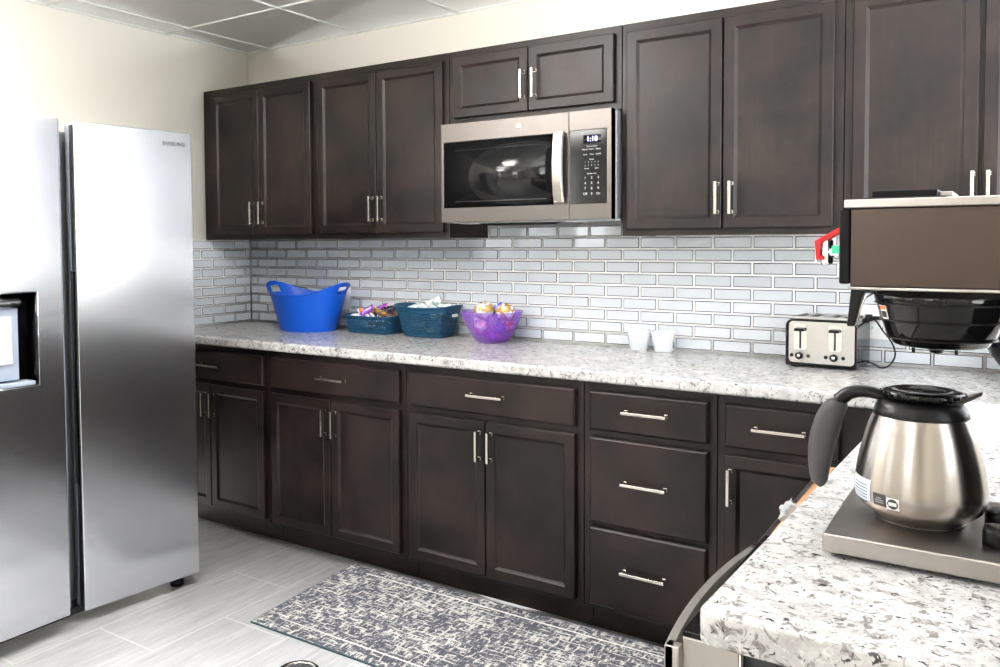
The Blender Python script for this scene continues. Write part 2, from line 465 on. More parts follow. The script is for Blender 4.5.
def upper_cabinet(x0, x1, z0, label, doors, ztop=2.141):
    t = thing('upper_cabinet', label, 'cabinet', ((x0+x1)/2, -.15, z0), group='dark wall cabinets')
    g = .0008
    b = MB(); b.box(x0+g, x1-g, -.289, -.008, z0+.012, ztop-.004)
    b.box(x0+g, x0+.018, -.289, -.008, z0, z0+.012); b.box(x1-.018, x1-g, -.289, -.008, z0, z0+.012)
    obj('carcass', b, M['wood_v'], t, bevel=.0008, seg=1)
    obj('face_frame', box(x0+g, x1-g, -.3055, -.2895, z0, ztop), M['wood_v'], t, bevel=.0015)
    for a, c, d0, d1, px, pz in doors:
        o = obj('door', panel_door(a, c, d0, d1, -.306, -.3255), M['wood_v'], t, smooth=False)
        pull(px, pz, .112, True, -.3255, o)
    return t
upper_cabinet(.002, .800, 1.372, 'dark two-door wall cabinet in the left corner, above the blue tub',
    [(.085,.4245,1.395,2.106,.391,1.502), (.4295,.775,1.395,2.106,.452,1.502)])
upper_cabinet(.801, 1.557, 1.372, 'dark two-door wall cabinet just left of the microwave',
    [(.821,1.172,1.395,2.106,1.152,1.502), (1.177,1.531,1.395,2.106,1.203,1.502)])
upper_cabinet(1.558, 2.324, 1.836, 'short dark two-door wall cabinet above the microwave',
    [(1.585,1.938,1.864,2.112,1.923,1.966), (1.943,2.297,1.864,2.112,1.974,1.966)])
upper_cabinet(2.325, 3.074, 1.372, 'dark two-door wall cabinet just right of the microwave',
    [(2.349,2.6925,1.395,2.108,2.681,1.498), (2.6985,3.046,1.395,2.108,2.728,1.498)])
upper_cabinet(3.075, 3.84, 1.372, 'dark two-door wall cabinet behind the coffee brewer, cut by the right edge of the photo',
    [(3.100,3.436,1.395,2.108,3.424,1.495), (3.448,3.815,1.395,2.108,3.463,1.495)])

# ------------------------------------------------------------------ worktops
def slab(xs, ys, skip, z0, z1, fx=None):
    """slab from a grid of cells with some cells left open"""
    b = bmesh.new(); V = {}
    def v(i, j, k):
        if (i, j, k) not in V:
            x, y = xs[i], ys[j]
            if fx: x = fx(x, y)
            V[(i, j, k)] = b.verts.new((x, y, (z0, z1)[k]))
        return V[(i, j, k)]
    cells = [(i, j) for i in range(len(xs)-1) for j in range(len(ys)-1) if (i, j) not in skip]
    cs = set(cells)
    for i, j in cells:
        b.faces.new((v(i,j,1), v(i+1,j,1), v(i+1,j+1,1), v(i,j+1,1)))
        b.faces.new((v(i,j+1,0), v(i+1,j+1,0), v(i+1,j,0), v(i,j,0)))
        for (di, dj, A, B) in ((-1,0,(i,j+1),(i,j)), (1,0,(i+1,j),(i+1,j+1)), (0,-1,(i,j),(i+1,j)), (0,1,(i+1,j+1),(i,j+1))):
            if (i+di, j+dj) not in cs:
                b.faces.new((v(*A,0), v(*B,0), v(*B,1), v(*A,1)))
    return b
o = obj('worktop', slab([0.006, XR-.001], [-.648, -.0075], set(), .881, .922), M['granite'], bevel=.011, seg=4)
setprops(o, 'long speckled white and grey worktop running along the tiled back wall', 'countertop')
# right-hand run with an opening for the sink
CX0 = 3.2365
def skew(x, y):
    if x < CX0+.01: return CX0 + (y+2.24)/(2.24-.65)*.047
    return x
def run_outline(i_):
    x0, x1, y0, y1, r_ = CX0+i_, XR-.001-i_, -2.24+i_, -.6495-i_, .016-i_*.6
    pts = [(skew(x0, y1) + i_, y1), (x0 + .0005, y0+r_)]
    pts = [(CX0 + i_ + (y1+2.24)/(2.24-.65)*.047, y1)]
    for k in range(9):
        t_ = PI + (PI/2)*k/8; pts.append((x0+r_+r_*math.cos(t_), y0+r_+r_*math.sin(t_)))
    pts += [(x1, y0), (x1, y1)]
    return pts
cb_ = bmesh.new()
RV = [[cb_.verts.new((x, y, z)) for x, y in run_outline(i_)] for i_, z in ((.003,.881),(.0009,.8832),(0,.886),(0,.9165),(.0007,.9192),(.0022,.9213),(.0045,.922))]
for A_, B_ in zip(RV[:-1], RV[1:]):
    for k in range(len(A_)): cb_.faces.new((A_[k], A_[(k+1) % len(A_)], B_[(k+1) % len(A_)], B_[k]))
HP = [(3.40,-1.045), (3.86,-1.045), (3.86,-.685), (3.40,-.685)]
HT = [cb_.verts.new((x, y, .922)) for x, y in HP]; HB = [cb_.verts.new((x, y, .881)) for x, y in HP]
for k in range(4): cb_.faces.new((HT[(k+1) % 4], HT[k], HB[k], HB[(k+1) % 4]))
for ring_, hole_ in ((RV[-1], HT), (RV[0], HB)):
    ed = []
    for L_ in (ring_, hole_):
        for k in range(len(L_)):
            e_ = cb_.edges.get((L_[k], L_[(k+1) % len(L_)]))
            ed.append(e_)
    bmesh.ops.triangle_fill(cb_, edges=ed, use_beauty=True)
bmesh.ops.recalc_face_normals(cb_, faces=cb_.faces[:])
o = obj('worktop', cb_, M['granite'])
setprops(o, 'speckled worktop in the foreground with a rounded corner, under the coffee brewer', 'countertop')

# white sink set into the right-hand run
sk = thing('sink', 'white sink let into the worktop behind the steel carafe', 'sink', (3.63,-.865,.922))
b = MB(); x0, x1, y0, y1 = 3.385, 3.875, -1.06, -.668
def rr(i, z, r): return [(x, y, z) for x, y in rrect(x0+i, x1-i, y0+i, y1-i, r)]
b.rings([rr(0,.9225,.03), rr(.003,.930,.03), rr(.012,.932,.03), rr(.022,.930,.028), rr(.027,.92,.025), rr(.04,.78,.03), rr(.08,.772,.04)], True, False, True)
b.rings([rr(.018,.9225,.03), rr(.0235,.92,.025), rr(.036,.778,.03), rr(.078,.769,.04)], True, False, True)
bmesh.ops.recalc_face_normals(b.bm, faces=b.bm.faces[:])
obj('basin', b, M['white_gloss'], sk)
obj('drain', MB().lathe([(.0,.7725),(.036,.7725),(.038,.776),(.028,.778),(.0,.774)], 24, (3.63,-.865,0), False, False), M['chrome'], sk)

# base units under the right-hand run (fronts face -x)
def right_cab(y0, y1, label, open_=0):
    t = thing('base_cabinet', label, 'cabinet', (3.6,(y0+y1)/2,0), group='dark cabinets under the right worktop')
    b = MB(); b.box(3.304, XR-.01, y0+.001, y1-.001, .10, .76 if open_ else .745); b.box(3.36, XR-.01, y0+.001, y1-.001, .0005, .10)
    obj('carcass', b, M['wood_v'], t, bevel=.0008, seg=1)
    f = MB(); f.box(3.285, 3.3035, y0+.001, y0+.03, .10, .8795); f.box(3.285, 3.3035, y1-.03, y1-.001, .10, .8795)
    f.box(3.285, 3.3035, y0+.03, y1-.03, .865, .8795); f.box(3.285, 3.3035, y0+.03, y1-.03, .10, .70)
    obj('face_frame', f, M['wood_v'], t, bevel=.001)
    d = panel_door(0, y1-y0-.05, .12, .694, 0, -.0205)
    d.bm.transform(Matrix.Translation((3.2845, y1-.025, 0)) @ Matrix.Rotation(-PI/2, 4, 'Z'))
    o = obj('door', d, M['wood_v'], t)
    h = MB(); h.box(3.2305, 3.239, y1-.06, y1-.052, .54, .65); h.box(3.239, 3.264, y1-.06, y1-.052, .545, .553); h.box(3.239, 3.264, y1-.06, y1-.052, .637, .645)
    obj('pull_handle', h, M['nickel'], o, bevel=.0012)
    dr = slab_front(0, y1-y0-.05, .719, .851, 0, -.0205)
    dr.bm.transform(Matrix.Translation((3.2845-open_, y1-.025, 0)) @ Matrix.Rotation(-PI/2, 4, 'Z'))
    o = obj('drawer', dr, M['wood_h'], t)
    if not open_: return t
    q = MB(); a, c = y0+.045, y1-.045
    q.box(3.285-open_, 3.70, a, a+.014, .765, .862); q.box(3.285-open_, 3.70, c-.014, c, .765, .862)
    q.box(3.285-open_, 3.70, a+.014, c-.014, .765, .772); q.box(3.285-open_, 3.299-open_, a+.014, c-.014, .772, .862)
    obj('drawer_box', q, M['raw_wood'], o, label='raw wood drawer box standing slightly open', bevel=.001)
    return t
right_cab(-1.215, -.665, 'dark sink cabinet under the far end of the right worktop')
right_cab(-1.797, -1.217, 'dark cabinet beyond the dishwasher with its drawer slightly open', .080)
# crumpled clear bag poking out of the drawer
def crumple(c, r, seed, sq=(1,1,1), sub=3, amp=.35, fr=2.0):
    bm = bmesh.new(); bmesh.ops.create_icosphere(bm, subdivisions=sub, radius=1)
    off = Vector((seed*3.7, seed*1.3, seed*2.1))
    for v in bm.verts:
        d = v.co.normalized(); k = 1 + amp*noise.noise(d*fr + off) + amp*.5*noise.noise(d*fr*2.7 + off)
        v.co = Vector((c[0] + d.x*r*sq[0]*k, c[1] + d.y*r*sq[1]*k, c[2] + d.z*r*sq[2]*k))
    return bm
o = obj('plastic_bag', crumple((3.212,-1.66,.874), .017, 3, (.8,1.7,1.1), 3, .6, 3), M['clear_bag'])
setprops(o, 'crumpled clear plastic bag sticking out of the open drawer beside the worktop', 'plastic bag')

# dishwasher
dw = thing('dishwasher', 'stainless dishwasher with a bowed handle under the foreground worktop end', 'dishwasher', (3.55,-2.0,0))
DY0, DY1 = -2.200, -1.800
b = MB(); b.box(3.275, XR-.02, DY0+.012, DY1-.002, .10, .868); b.box(3.34, XR-.02, DY0+.012, DY1-.002, .0005, .10)
obj('tub', b, M['black_soft'], dw, bevel=.002)
obj('door', box(3.206, 3.2745, DY0, DY1-.002, .11, .866), M['steel_dw'], dw, bevel=.002)
obj('control_strip', box(3.206, 3.2745, DY0, DY1-.002, .8665, .8735), M['black_gloss'], dw, bevel=.001)
obj('edge_strip', box(3.2755, 3.279, DY0, DY0+.011, .11, .866), M['nickel'], dw)
b = MB(); pts = []
nn = 20
R = []
for i in range(nn+1):
    s_ = i/nn; y = DY0-.014 + (DY1-DY0+.002)*s_; k = 1-(2*s_-1)**2
    xo = 3.194 - .016*k
    R.append([(xo-.006, y, .822), (xo+.006, y, .822), (xo+.006, y, .857), (xo-.006, y, .857)])
b.rings(R); 
for s_ in (0, 1):
    y = DY0-.014 + (DY1-DY0+.002)*s_; ya, yb = (y, y+.016) if s_ == 0 else (y-.016, y)
    b.box(3.188, 3.2065, ya, yb, .822, .857)
bmesh.ops.recalc_face_normals(b.bm, faces=b.bm.faces[:])
obj('bowed_handle', b, M['steel_dw'], dw, bevel=.0015)

# ------------------------------------------------------------------ refrigerator
fr = thing('refrigerator', 'tall stainless side-by-side refrigerator against the left wall', 'refrigerator', (.45,-1.57,0))
b = MB(); b.box(.03, .70, -2.03, -1.065, .03, 1.755)
obj('cabinet', b, M['silver_side'], fr, bevel=.004)
# left door with dispenser recess: outline cells
dy0, dy1, dz0, dz1 = -2.02, -1.582, .062, 1.785
ry0, ry1, rz0, rz1 = -1.90, -1.672, .885, 1.195
b = bmesh.new()
def grid_front(b, x, ys, zs, skip):
    V = {}
    def v(i, j):
        if (i, j) not in V: V[(i, j)] = b.verts.new((x, ys[i], zs[j]))
        return V[(i, j)]
    for i in range(len(ys)-1):
        for j in range(len(zs)-1):
            if (i, j) not in skip: b.faces.new((v(i,j), v(i+1,j), v(i+1,j+1), v(i,j+1)))
    return V
fv = grid_front(b, .82, [dy0, ry0, ry1, dy1], [dz0, rz0, rz1, dz1], {(1,1)})
bv = grid_front(b, .76, [dy0, ry0, ry1, dy1], [dz0, rz0, rz1, dz1], {})
def strip(pa, pb):
    for k in range(len(pa)-1): b.faces.new((fv[pa[k]], fv[pa[k+1]], bv[pb[k+1]], bv[pb[k]]))
loop = [(0,0),(1,0),(2,0),(3,0),(3,1),(3,2),(3,3),(2,3),(1,3),(0,3),(0,2),(0,1),(0,0)]
strip(loop, loop)
rl = [(1,1),(2,1),(2,2),(1,2),(1,1)]; strip(rl, rl)
bmesh.ops.recalc_face_normals(b, faces=b.faces[:])
ld = obj('door', b, M['steel_fridge'], fr, bevel=.004, seg=3)
obj('dispenser_recess', MB().box(.7605, .7625, ry0+.001, ry1-.001, rz0+.001, rz1-.001)
    .box(.763, .8195, ry1-.0035, ry1-.001, rz0+.001, rz1-.001).box(.763, .8195, ry0+.001, ry1-.004, rz1-.0035, rz1-.001), M['black_gloss'], ld)
b = MB(); b.box(.763, .795, ry0+.004, ry1-.052, rz0+.02, rz1-.05)
obj('dispenser_panel', b, M['grey_light'], ld, bevel=.004)
obj('dispenser_lip', box(.763, .822, ry0+.002, ry1-.012, rz0+.0015, rz0+.015), M['grey_light'], ld, bevel=.003)
obj('dispenser_top', MB().lathe([(.001,ry0+.002),(.022,ry0+.002),(.022,ry1-.055),(.001,ry1-.055)], 20, (.793,0,rz1-.032), True, True, 'y'), M['steel_fridge'], ld)
obj('dispenser_paddle', box(.7955, .802, ry0+.02, ry1-.075, rz0+.075, rz1-.075), M['print_grey'], ld, bevel=.003)
# trim line round the recess
b = MB(); e = .0022
b.box(.8205,.8215, ry0-e, ry1+e, rz0-e, rz0); b.box(.8205,.8215, ry1, ry1+e, rz0, rz1+e); b.box(.8205,.8215, ry0-e, ry1, rz1, rz1+e)
obj('recess_trim', b, M['chrome'], ld)
# handle channel beside the left door
obj('handle_channel', box(.742, .79, dy1+.0005, dy1+.020, .075, 1.78), M['grey_light'], fr, bevel=.003)
obj('channel_liner', box(.715, .741, dy1+.0005, -1.535, .05, 1.775), M['black_soft'], fr)
# right door, its free edge a little nearer the wall, flat front
ang = math.radians(6.0); hx, hy = .851, -1.057; Lr = .464
b = MB(); b.box(-.062, 0, -Lr, 0, .045, 1.783)
b.bm.transform(Matrix.Translation((hx, hy, 0)) @ Matrix.Rotation(-ang, 4, 'Z'))
rd = obj('door', b, M['steel_fridge'], fr, bevel=.004, seg=3)
RT = Matrix.Translation((hx, hy, 0)) @ Matrix.Rotation(-ang, 4, 'Z')
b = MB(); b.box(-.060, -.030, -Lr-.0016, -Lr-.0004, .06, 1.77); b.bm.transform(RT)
obj('edge_strip', b, M['grey_light'], rd)  # light grey strip stands in for a reflection on the door side
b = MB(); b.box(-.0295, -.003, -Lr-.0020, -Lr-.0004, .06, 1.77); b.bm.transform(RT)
obj('edge_dark_strip', b, M['black_soft'], rd)  # front half of the door side, coloured darker
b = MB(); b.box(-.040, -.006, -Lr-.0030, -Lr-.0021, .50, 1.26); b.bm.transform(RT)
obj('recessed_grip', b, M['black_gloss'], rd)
tx = -.078
text('lettering', 'SAMSUNG', .021, M['print_dark'], rd, RT @ M_posX(.0010, tx, 1.735), .0006)
for y in (-1.12, -1.90):
    obj('foot', MB().lathe([(.001,0),(.024,0),(.027,.006),(.027,.022),(.014,.026),(.014,.045),(.001,.045)], 20, (.79,y,.001)), M['black_plastic'], fr)
obj('kick_plate', box(.65, .76, -2.0, -1.09, .03, .058), M['black_plastic'], fr, bevel=.003)

# ------------------------------------------------------------------ microwave
mw = thing('microwave', 'stainless over-the-range microwave mounted under the short wall cabinet', 'microwave', (1.94,-.19,1.42))
obj('body', box(1.5665, 2.3165, -.340, -.008, 1.436, 1.834), M['silver_side'], mw, bevel=.003)
yd = -.382
# door frame with window opening, and the fascia round the control panel
b = slab([1.5655, 1.578, 2.082, 2.146], [1.433, 1.492, 1.757, 1.8335], {(1,1)}, 0, .040)
b.transform(Matrix.Translation((0, yd, 0)) @ Matrix(((1,0,0,0),(0,0,1,0),(0,1,0,0),(0,0,0,1))))
bmesh.ops.recalc_face_normals(b, faces=b.faces[:])
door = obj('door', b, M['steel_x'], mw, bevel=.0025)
obj('door_window', box(1.5785, 2.0815, yd+.004, yd+.012, 1.4925, 1.7565), M['window_glass_dark'], door)
obj('door_backing', box(1.5785, 2.0815, yd+.030, yd+.036, 1.4925, 1.7565), M['black_soft'], door)
obj('inner_frame', MB().box(1.63, 2.05, yd+.0035, yd+.0038, 1.515, 1.518).box(1.63, 2.05, yd+.0035, yd+.0038, 1.722, 1.7235), M['print_dark'], door)
b = MB()
R = []
for i in range(17):
    s_ = i/16; z = 1.497 + .263*s_; k = 1-(2*s_-1)**2; y = yd-.020-.014*k
    R.append([(2.092, y, z), (2.130, y-.003, z), (2.134, y+.007, z), (2.092, y+.009, z)])
b.rings(R); b.box(2.097, 2.129, yd-.022, yd+.001, 1.499, 1.512); b.box(2.097, 2.129, yd-.022, yd+.001, 1.746, 1.759)
bmesh.ops.recalc_face_normals(b.bm, faces=b.bm.faces[:])
obj('door_handle', b, M['nickel'], door, bevel=.0015)
b = slab([2.147, 2.151, 2.297, 2.3155], [1.433, 1.491, 1.761, 1.8335], {(1,1)}, 0, .040)
b.transform(Matrix.Translation((0, yd, 0)) @ Matrix(((1,0,0,0),(0,0,1,0),(0,1,0,0),(0,0,0,1))))
bmesh.ops.recalc_face_normals(b, faces=b.faces[:])
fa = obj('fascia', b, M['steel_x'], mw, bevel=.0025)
cp = obj('control_panel', MB().prism(rrect(2.1515, 2.2965, 1.4915, 1.7605, .008), 'y', yd+.001, yd+.036), M['black_gloss'], mw)
obj('clock_window', box(2.205, 2.274, yd-.0002, yd+.0009, 1.711, 1.742), M['window_glass_dark'], cp)
text('clock_digits', '1:10', .026, M['clock'], cp, M_negY(2.240, yd-.0006, 1.7265), .0003)
rows = [(1.7005, ['Express Cook']), (1.690, ['Popcorn', 'Potato', 'Reheat']), (1.671, ['Cook', 'Timer', 'Add 30']), (1.653, ['Sensor']),
        (1.620, ['Power', 'Start']), (1.601, ['Number Pad'])]
for z, ws in rows:
    for i, s_ in enumerate(ws):
        x = 2.2385 + (i-(len(ws)-1)/2)*.026*(1 if len(ws) == 3 else 1.5)
        text('button_legend', s_, .0072, M['print_grey'], cp, M_negY(x, yd-.0002, z), .0002)
for r_ in range(2):
    for c_ in range(5):
        text('button_legend', str(r_*5+c_+1) if r_*5+c_ < 9 else '0', .0075, M['print_grey'], cp, M_negY(2.2125+.013*c_, yd-.0002, 1.643-.012*r_), .0002)
keys = ['1','2','3','4','5','6','7','8','9','Off','0','On']
for i, s_ in enumerate(keys):
    text('button_legend', s_, .012, M['print_grey'], cp, M_negY(2.2125+.026*(i % 3), yd-.0002, 1.586-.0195*(i//3)), .0002)
# round emblem on the top strip
b = MB(); b.lathe([(.0085,0),(.0085,-.0012),(.0105,-.0012),(.0105,0)], 28, (1.934, yd, 1.798), False, False, 'y')
em = obj('emblem', b, M['chrome'], door)
text('emblem_letters', 'GE', .0105, M['chrome'], em, M_negY(1.934, yd-.0003, 1.798), .0003)
# underside: vented base, lamp covers, splash lip
b = MB(); b.box(1.5675, 2.3155, -.341, -.008, 1.4315, 1.4355)
un = obj('underside', b, M['print_grey'], mw)
b = MB(); b.prism([(1.66,1.431),(1.70,1.421),(2.02,1.421),(2.06,1.431)], 'y', -.25, -.05)
obj('fan_housing', b, M['black_plastic'], un)
for x in (1.60, 2.09):
    obj('lamp_cover', box(x, x+.055, -.30, -.22, 1.4285, 1.431), M['white_plastic'], un, bevel=.001)
b = MB()
for k in range(14): b.box(2.10+.0145*k, 2.108+.0145*k, -.17, -.03, 1.429, 1.4312)
obj('grease_filter', b, M['silver_side'], un)

# ------------------------------------------------------------------ electrical plates
def plate(name, label, cat, xc, zc, w_, h_, gangs, kind):
    t = thing(name, label, cat, (xc,-.007,zc-h_/2))
    obj('cover_plate', box(xc-w_/2, xc+w_/2, -.0125, -.0072, zc-h_/2, zc+h_/2), M['white_plastic'], t, bevel=.002)
    for i in range(gangs):
        x = xc + (i-(gangs-1)/2)*.046
        if kind == 'switch':
            obj('rocker', box(x-.016, x+.016, -.0155, -.0127, zc-.033, zc+.033), M['white_plastic'], t, bevel=.001)
        else:
            for dz in (-.02, .02):
                r_ = obj('receptacle', MB().prism(rrect(x-.0165, x+.0165, zc+dz-.0145, zc+dz+.0145, .009), 'y', -.0142, -.0127), M['white_plastic'], t)
                obj('slots', MB().box(x-.0075,x-.0055,-.0146,-.0143,zc+dz-.003,zc+dz+.006).box(x+.0055,x+.0075,-.0146,-.0143,zc+dz-.003,zc+dz+.006), M['print_dark'], r_)
    return t
plate('light_switch', 'white light switch plate half hidden behind the blue tub', 'light switch', .702, 1.072, .074, .118, 1, 'switch')
plate('power_outlet', 'white double outlet plate on the tiles between toaster and coffee brewer', 'power outlet', 3.140, 1.068, .115, .118, 2, 'outlet')

# ------------------------------------------------------------------ toaster
tq = thing('toaster', 'four-slice stainless toaster with black ends in front of the outlet', 'toaster', (3.0,-.118,.9225), math.radians(-4))
hw, dp, ht = .113, .098, .168
def tpro(i):   # outline (x,z) of the wrap, arched top
    pts = []
    return pts
b = MB()       # black end-and-base shell
out = [(-hw, .004), (hw, .004), (hw, ht-.03)] + [(hw-.026+.026*math.cos(a), ht-.03+.026*math.sin(a)) for a in [k*PI/2/6 for k in range(1, 7)]] + \
      [(-hw+.026-.026*math.sin(a), ht-.03+.026*math.cos(a)) for a in [k*PI/2/6 for k in range(0, 7)]]
b.prism(out, 'y', -dp, dp)
body = obj('shell', b, M['black_gloss'], tq, local=True, bevel=.004)
b = MB(); b.prism(rrect(-hw+.013, hw-.005, .016, ht-.012, .014), 'y', -dp-.004, -dp-.0005)
fp = obj('front_panel', b, M['steel_toaster'], tq, local=True, bevel=.001)
b = slab([-hw+.022, -.088, -.060, -.045, -.017, .017, .045, .060, .088, hw-.022], [-dp+.004, -dp+.03, dp-.02, dp-.004], {(1,1),(3,1),(5,1),(7,1)}, ht-.0035, ht+.003)
obj('top_panel', b, M['steel_toaster'], tq, local=True, bevel=.001)
b = MB()
for sx in (-.074, -.031, .031, .074): b.box(sx-.013, sx+.013, -dp+.031, dp-.021, ht-.003, ht-.0018)
obj('bread_slots', b, M['black_soft'], tq, local=True)
for sx in (-.062, .048):
    b = MB(); b.prism(rrect(sx-.021, sx+.021, .060, .146, .008), 'y', -dp-.0055, -dp-.0042)
    lp = obj('lever_plate', b, M['chrome'], tq, local=True)
    obj('lever_slot', box(sx-.003, sx+.003, -dp-.0062, -dp-.0057, .064, .132), M['black_soft'], lp, local=True, root=tq)
    b = MB(); b.prism([(sx-.017, .124), (sx+.017, .124), (sx+.015, .134), (sx-.015, .134)], 'y', -dp-.024, -dp-.007)
    b.box(sx-.003, sx+.003, -dp-.0075, -dp-.003, .126, .132)
    obj('lever', b, M['black_plastic'], tq, local=True, bevel=.002)
    kb = MB().lathe([(.001,-dp-.018),(.010,-dp-.018),(.0125,-dp-.015),(.0125,-dp-.0045),(.001,-dp-.0045)], 24, (sx-.002,0,.040), True, True, 'y')
    k_ = obj('dial', kb, M['black_gloss'], tq, local=True)
    obj('dial_cap', MB().lathe([(.001,-dp-.0195),(.005,-dp-.0195),(.006,-dp-.0182),(.001,-dp-.0182)], 16, (sx-.002,0,.040), True, True, 'y'), M['chrome'], k_, local=True, root=tq)
    for dx in (-.028, .026):
        obj('button', MB().lathe([(.001,-dp-.009),(.0055,-dp-.009),(.0065,-dp-.0045),(.001,-dp-.0045)], 16, (sx+dx,0,.040), True, True, 'y'), M['black_gloss'], tq, local=True)
for sx in (-1, 1):
    for sy in (-1, 1):
        obj('foot', MB().lathe([(.001,0),(.008,0),(.009,.0038),(.001,.0038)], 12, (sx*.09, sy*.075, 0)), M['black_soft'], tq, local=True)
# cord with plug
def spline(pts, n=8):
    P = [Vector(p) for p in pts]; out = []
    for i in range(len(P)-1):
        p0, p1, p2, p3 = P[max(i-1,0)], P[i], P[i+1], P[min(i+2,len(P)-1)]
        for k in range(n):
            t_ = k/n
            out.append(.5*((2*p1) + (-p0+p2)*t_ + (2*p0-5*p1+4*p2-p3)*t_*t_ + (-p0+3*p1-3*p2+p3)*t_**3))
    out.append(P[-1]); return out
def cord(name, pts, r, parent, **k):
    return obj(name, MB().tube(spline(pts), r, 8), M['black_plastic'], parent, **k)
pc = obj('power_cord', MB().tube(spline([(3.122,-.032,1.083),(3.14,-.05,1.075),(3.165,-.075,1.045),(3.193,-.09,1.01),(3.205,-.10,.97),(3.190,-.115,.936),(3.165,-.12,.9265),(3.145,-.11,.935),(3.119,-.09,.94)]), .0028, 8)
         , M['black_plastic'], tq)
obj('plug', MB().box(3.104,3.126,-.040,-.0150,1.072,1.096).box(3.126,3.160,-.034,-.018,1.078,1.090), M['black_plastic'], tq, bevel=.003)
# ------------------------------------------------------------------ plastic cups
def cup(x, y, rz, label):
    b = MB()
    def rg(h, w_, r): return [(px, py, h) for px, py in rrect(-w_, w_, -w_, w_, r)]
    b.rings([rg(.001,.032,.012), rg(.072,.043,.014), rg(.073,.0475,.016), rg(.078,.0475,.016), rg(.078,.0445,.014), rg(.073,.0415,.013), rg(.003,.0305,.011)], True, True, True)
    for k in (.022, .05):
        pass
    bmesh.ops.recalc_face_normals(b.bm, faces=b.bm.faces[:])
    b.bm.transform(Matrix.Translation((x, y, .9225)) @ Matrix.Rotation(rz, 4, 'Z'))
    o = obj('plastic_container', b, M['clear_cup']); setprops(o, label, 'plastic container', 'clear plastic containers'); return o
cup(2.292, -.062, .5, 'left one of two small clear plastic containers standing by the tiles')
cup(2.396, -.064, .25, 'right one of two small clear plastic containers, the one nearer the toaster')

# ------------------------------------------------------------------ blue tub
tb = thing('plastic_tub', 'bright blue plastic tub with two looped handles, in the corner of the worktop', 'tub', (.612,-.185,.9225), math.radians(4))
def tub_ring(h, off=0, n=64):
    R = []
    return R
b = MB(); n_ = 96; Hs = 14
def tub_pt(a, s_, inner=0):
    """s_ 0..1 from foot to rim"""
    ca, sa = math.cos(a), math.sin(a)
    e = abs(ca)**3.2
    rim = .178 + .058*e
    z = rim*s_
    ax = .150 + (.212-.150)*(z/.2) + .012*max(0, z-.17)/.06*e; by = .118 + (.160-.118)*(z/.2)
    return (( ax-inner)*ca, (by-inner)*sa, z)
outer = [[b.bm.verts.new(tub_pt(2*PI*i/n_, j/Hs)) for i in range(n_)] for j in range(Hs+1)]
inner = [[b.bm.verts.new(Vector(tub_pt(2*PI*i/n_, j/Hs, .004)) + Vector((0,0,.004 if j == 0 else 0))) for i in range(n_)] for j in range(Hs+1)]
def hole(i, j):
    a = 2*PI*(i+.5)/n_
    for c_ in (0, PI):
        d = abs((a-c_+PI) % (2*PI) - PI)
        if d < .20 and j in (11, 12): return True
    return False
for j in range(Hs):
    for i in range(n_):
        k = (i+1) % n_
        if hole(i, j):
            # side walls of the grip opening
            for (ii, jj, A, B) in (((i-1) % n_, j, (j,i), (j+1,i)), (k, j, (j+1,k), (j,k)), (i, j-1, (j,k), (j,i)), (i, j+1, (j+1,i), (j+1,k))):
                if not hole(ii, jj): b.bm.faces.new((outer[A[0]][A[1]], outer[B[0]][B[1]], inner[B[0]][B[1]], inner[A[0]][A[1]]))
            continue
        b.bm.faces.new((outer[j][i], outer[j][k], outer[j+1][k], outer[j+1][i]))
        b.bm.faces.new((inner[j][k], inner[j][i], inner[j+1][i], inner[j+1][k]))
for i in range(n_):
    k = (i+1) % n_; b.bm.faces.new((outer[Hs][i], outer[Hs][k], inner[Hs][k], inner[Hs][i]))
b.bm.faces.new(list(reversed(outer[0]))); b.bm.faces.new(inner[0])
bmesh.ops.recalc_face_normals(b.bm, faces=b.bm.faces[:])
obj('tub_wall', b, M['blue_tub'], tb, local=True)
# rolled rim
b = MB(); pts = [Vector(tub_pt(2*PI*i/n_, 1)) for i in range(n_)]
R = []
for i in range(n_):
    p = pts[i]; t_ = (pts[(i+1) % n_] - pts[i-1]).normalized(); o1 = Vector((p.x, p.y, 0)).normalized(); o2 = t_.cross(o1)
    R.append([p + o1*.0045*math.cos(q) + o2*.0045*math.sin(q) for q in [2*PI*k/8 for k in range(8)]])
R.append(R[0]); b.rings([list(r) for r in R], True, False, False)
obj('rolled_rim', b, M['blue_tub'], tb, local=True)

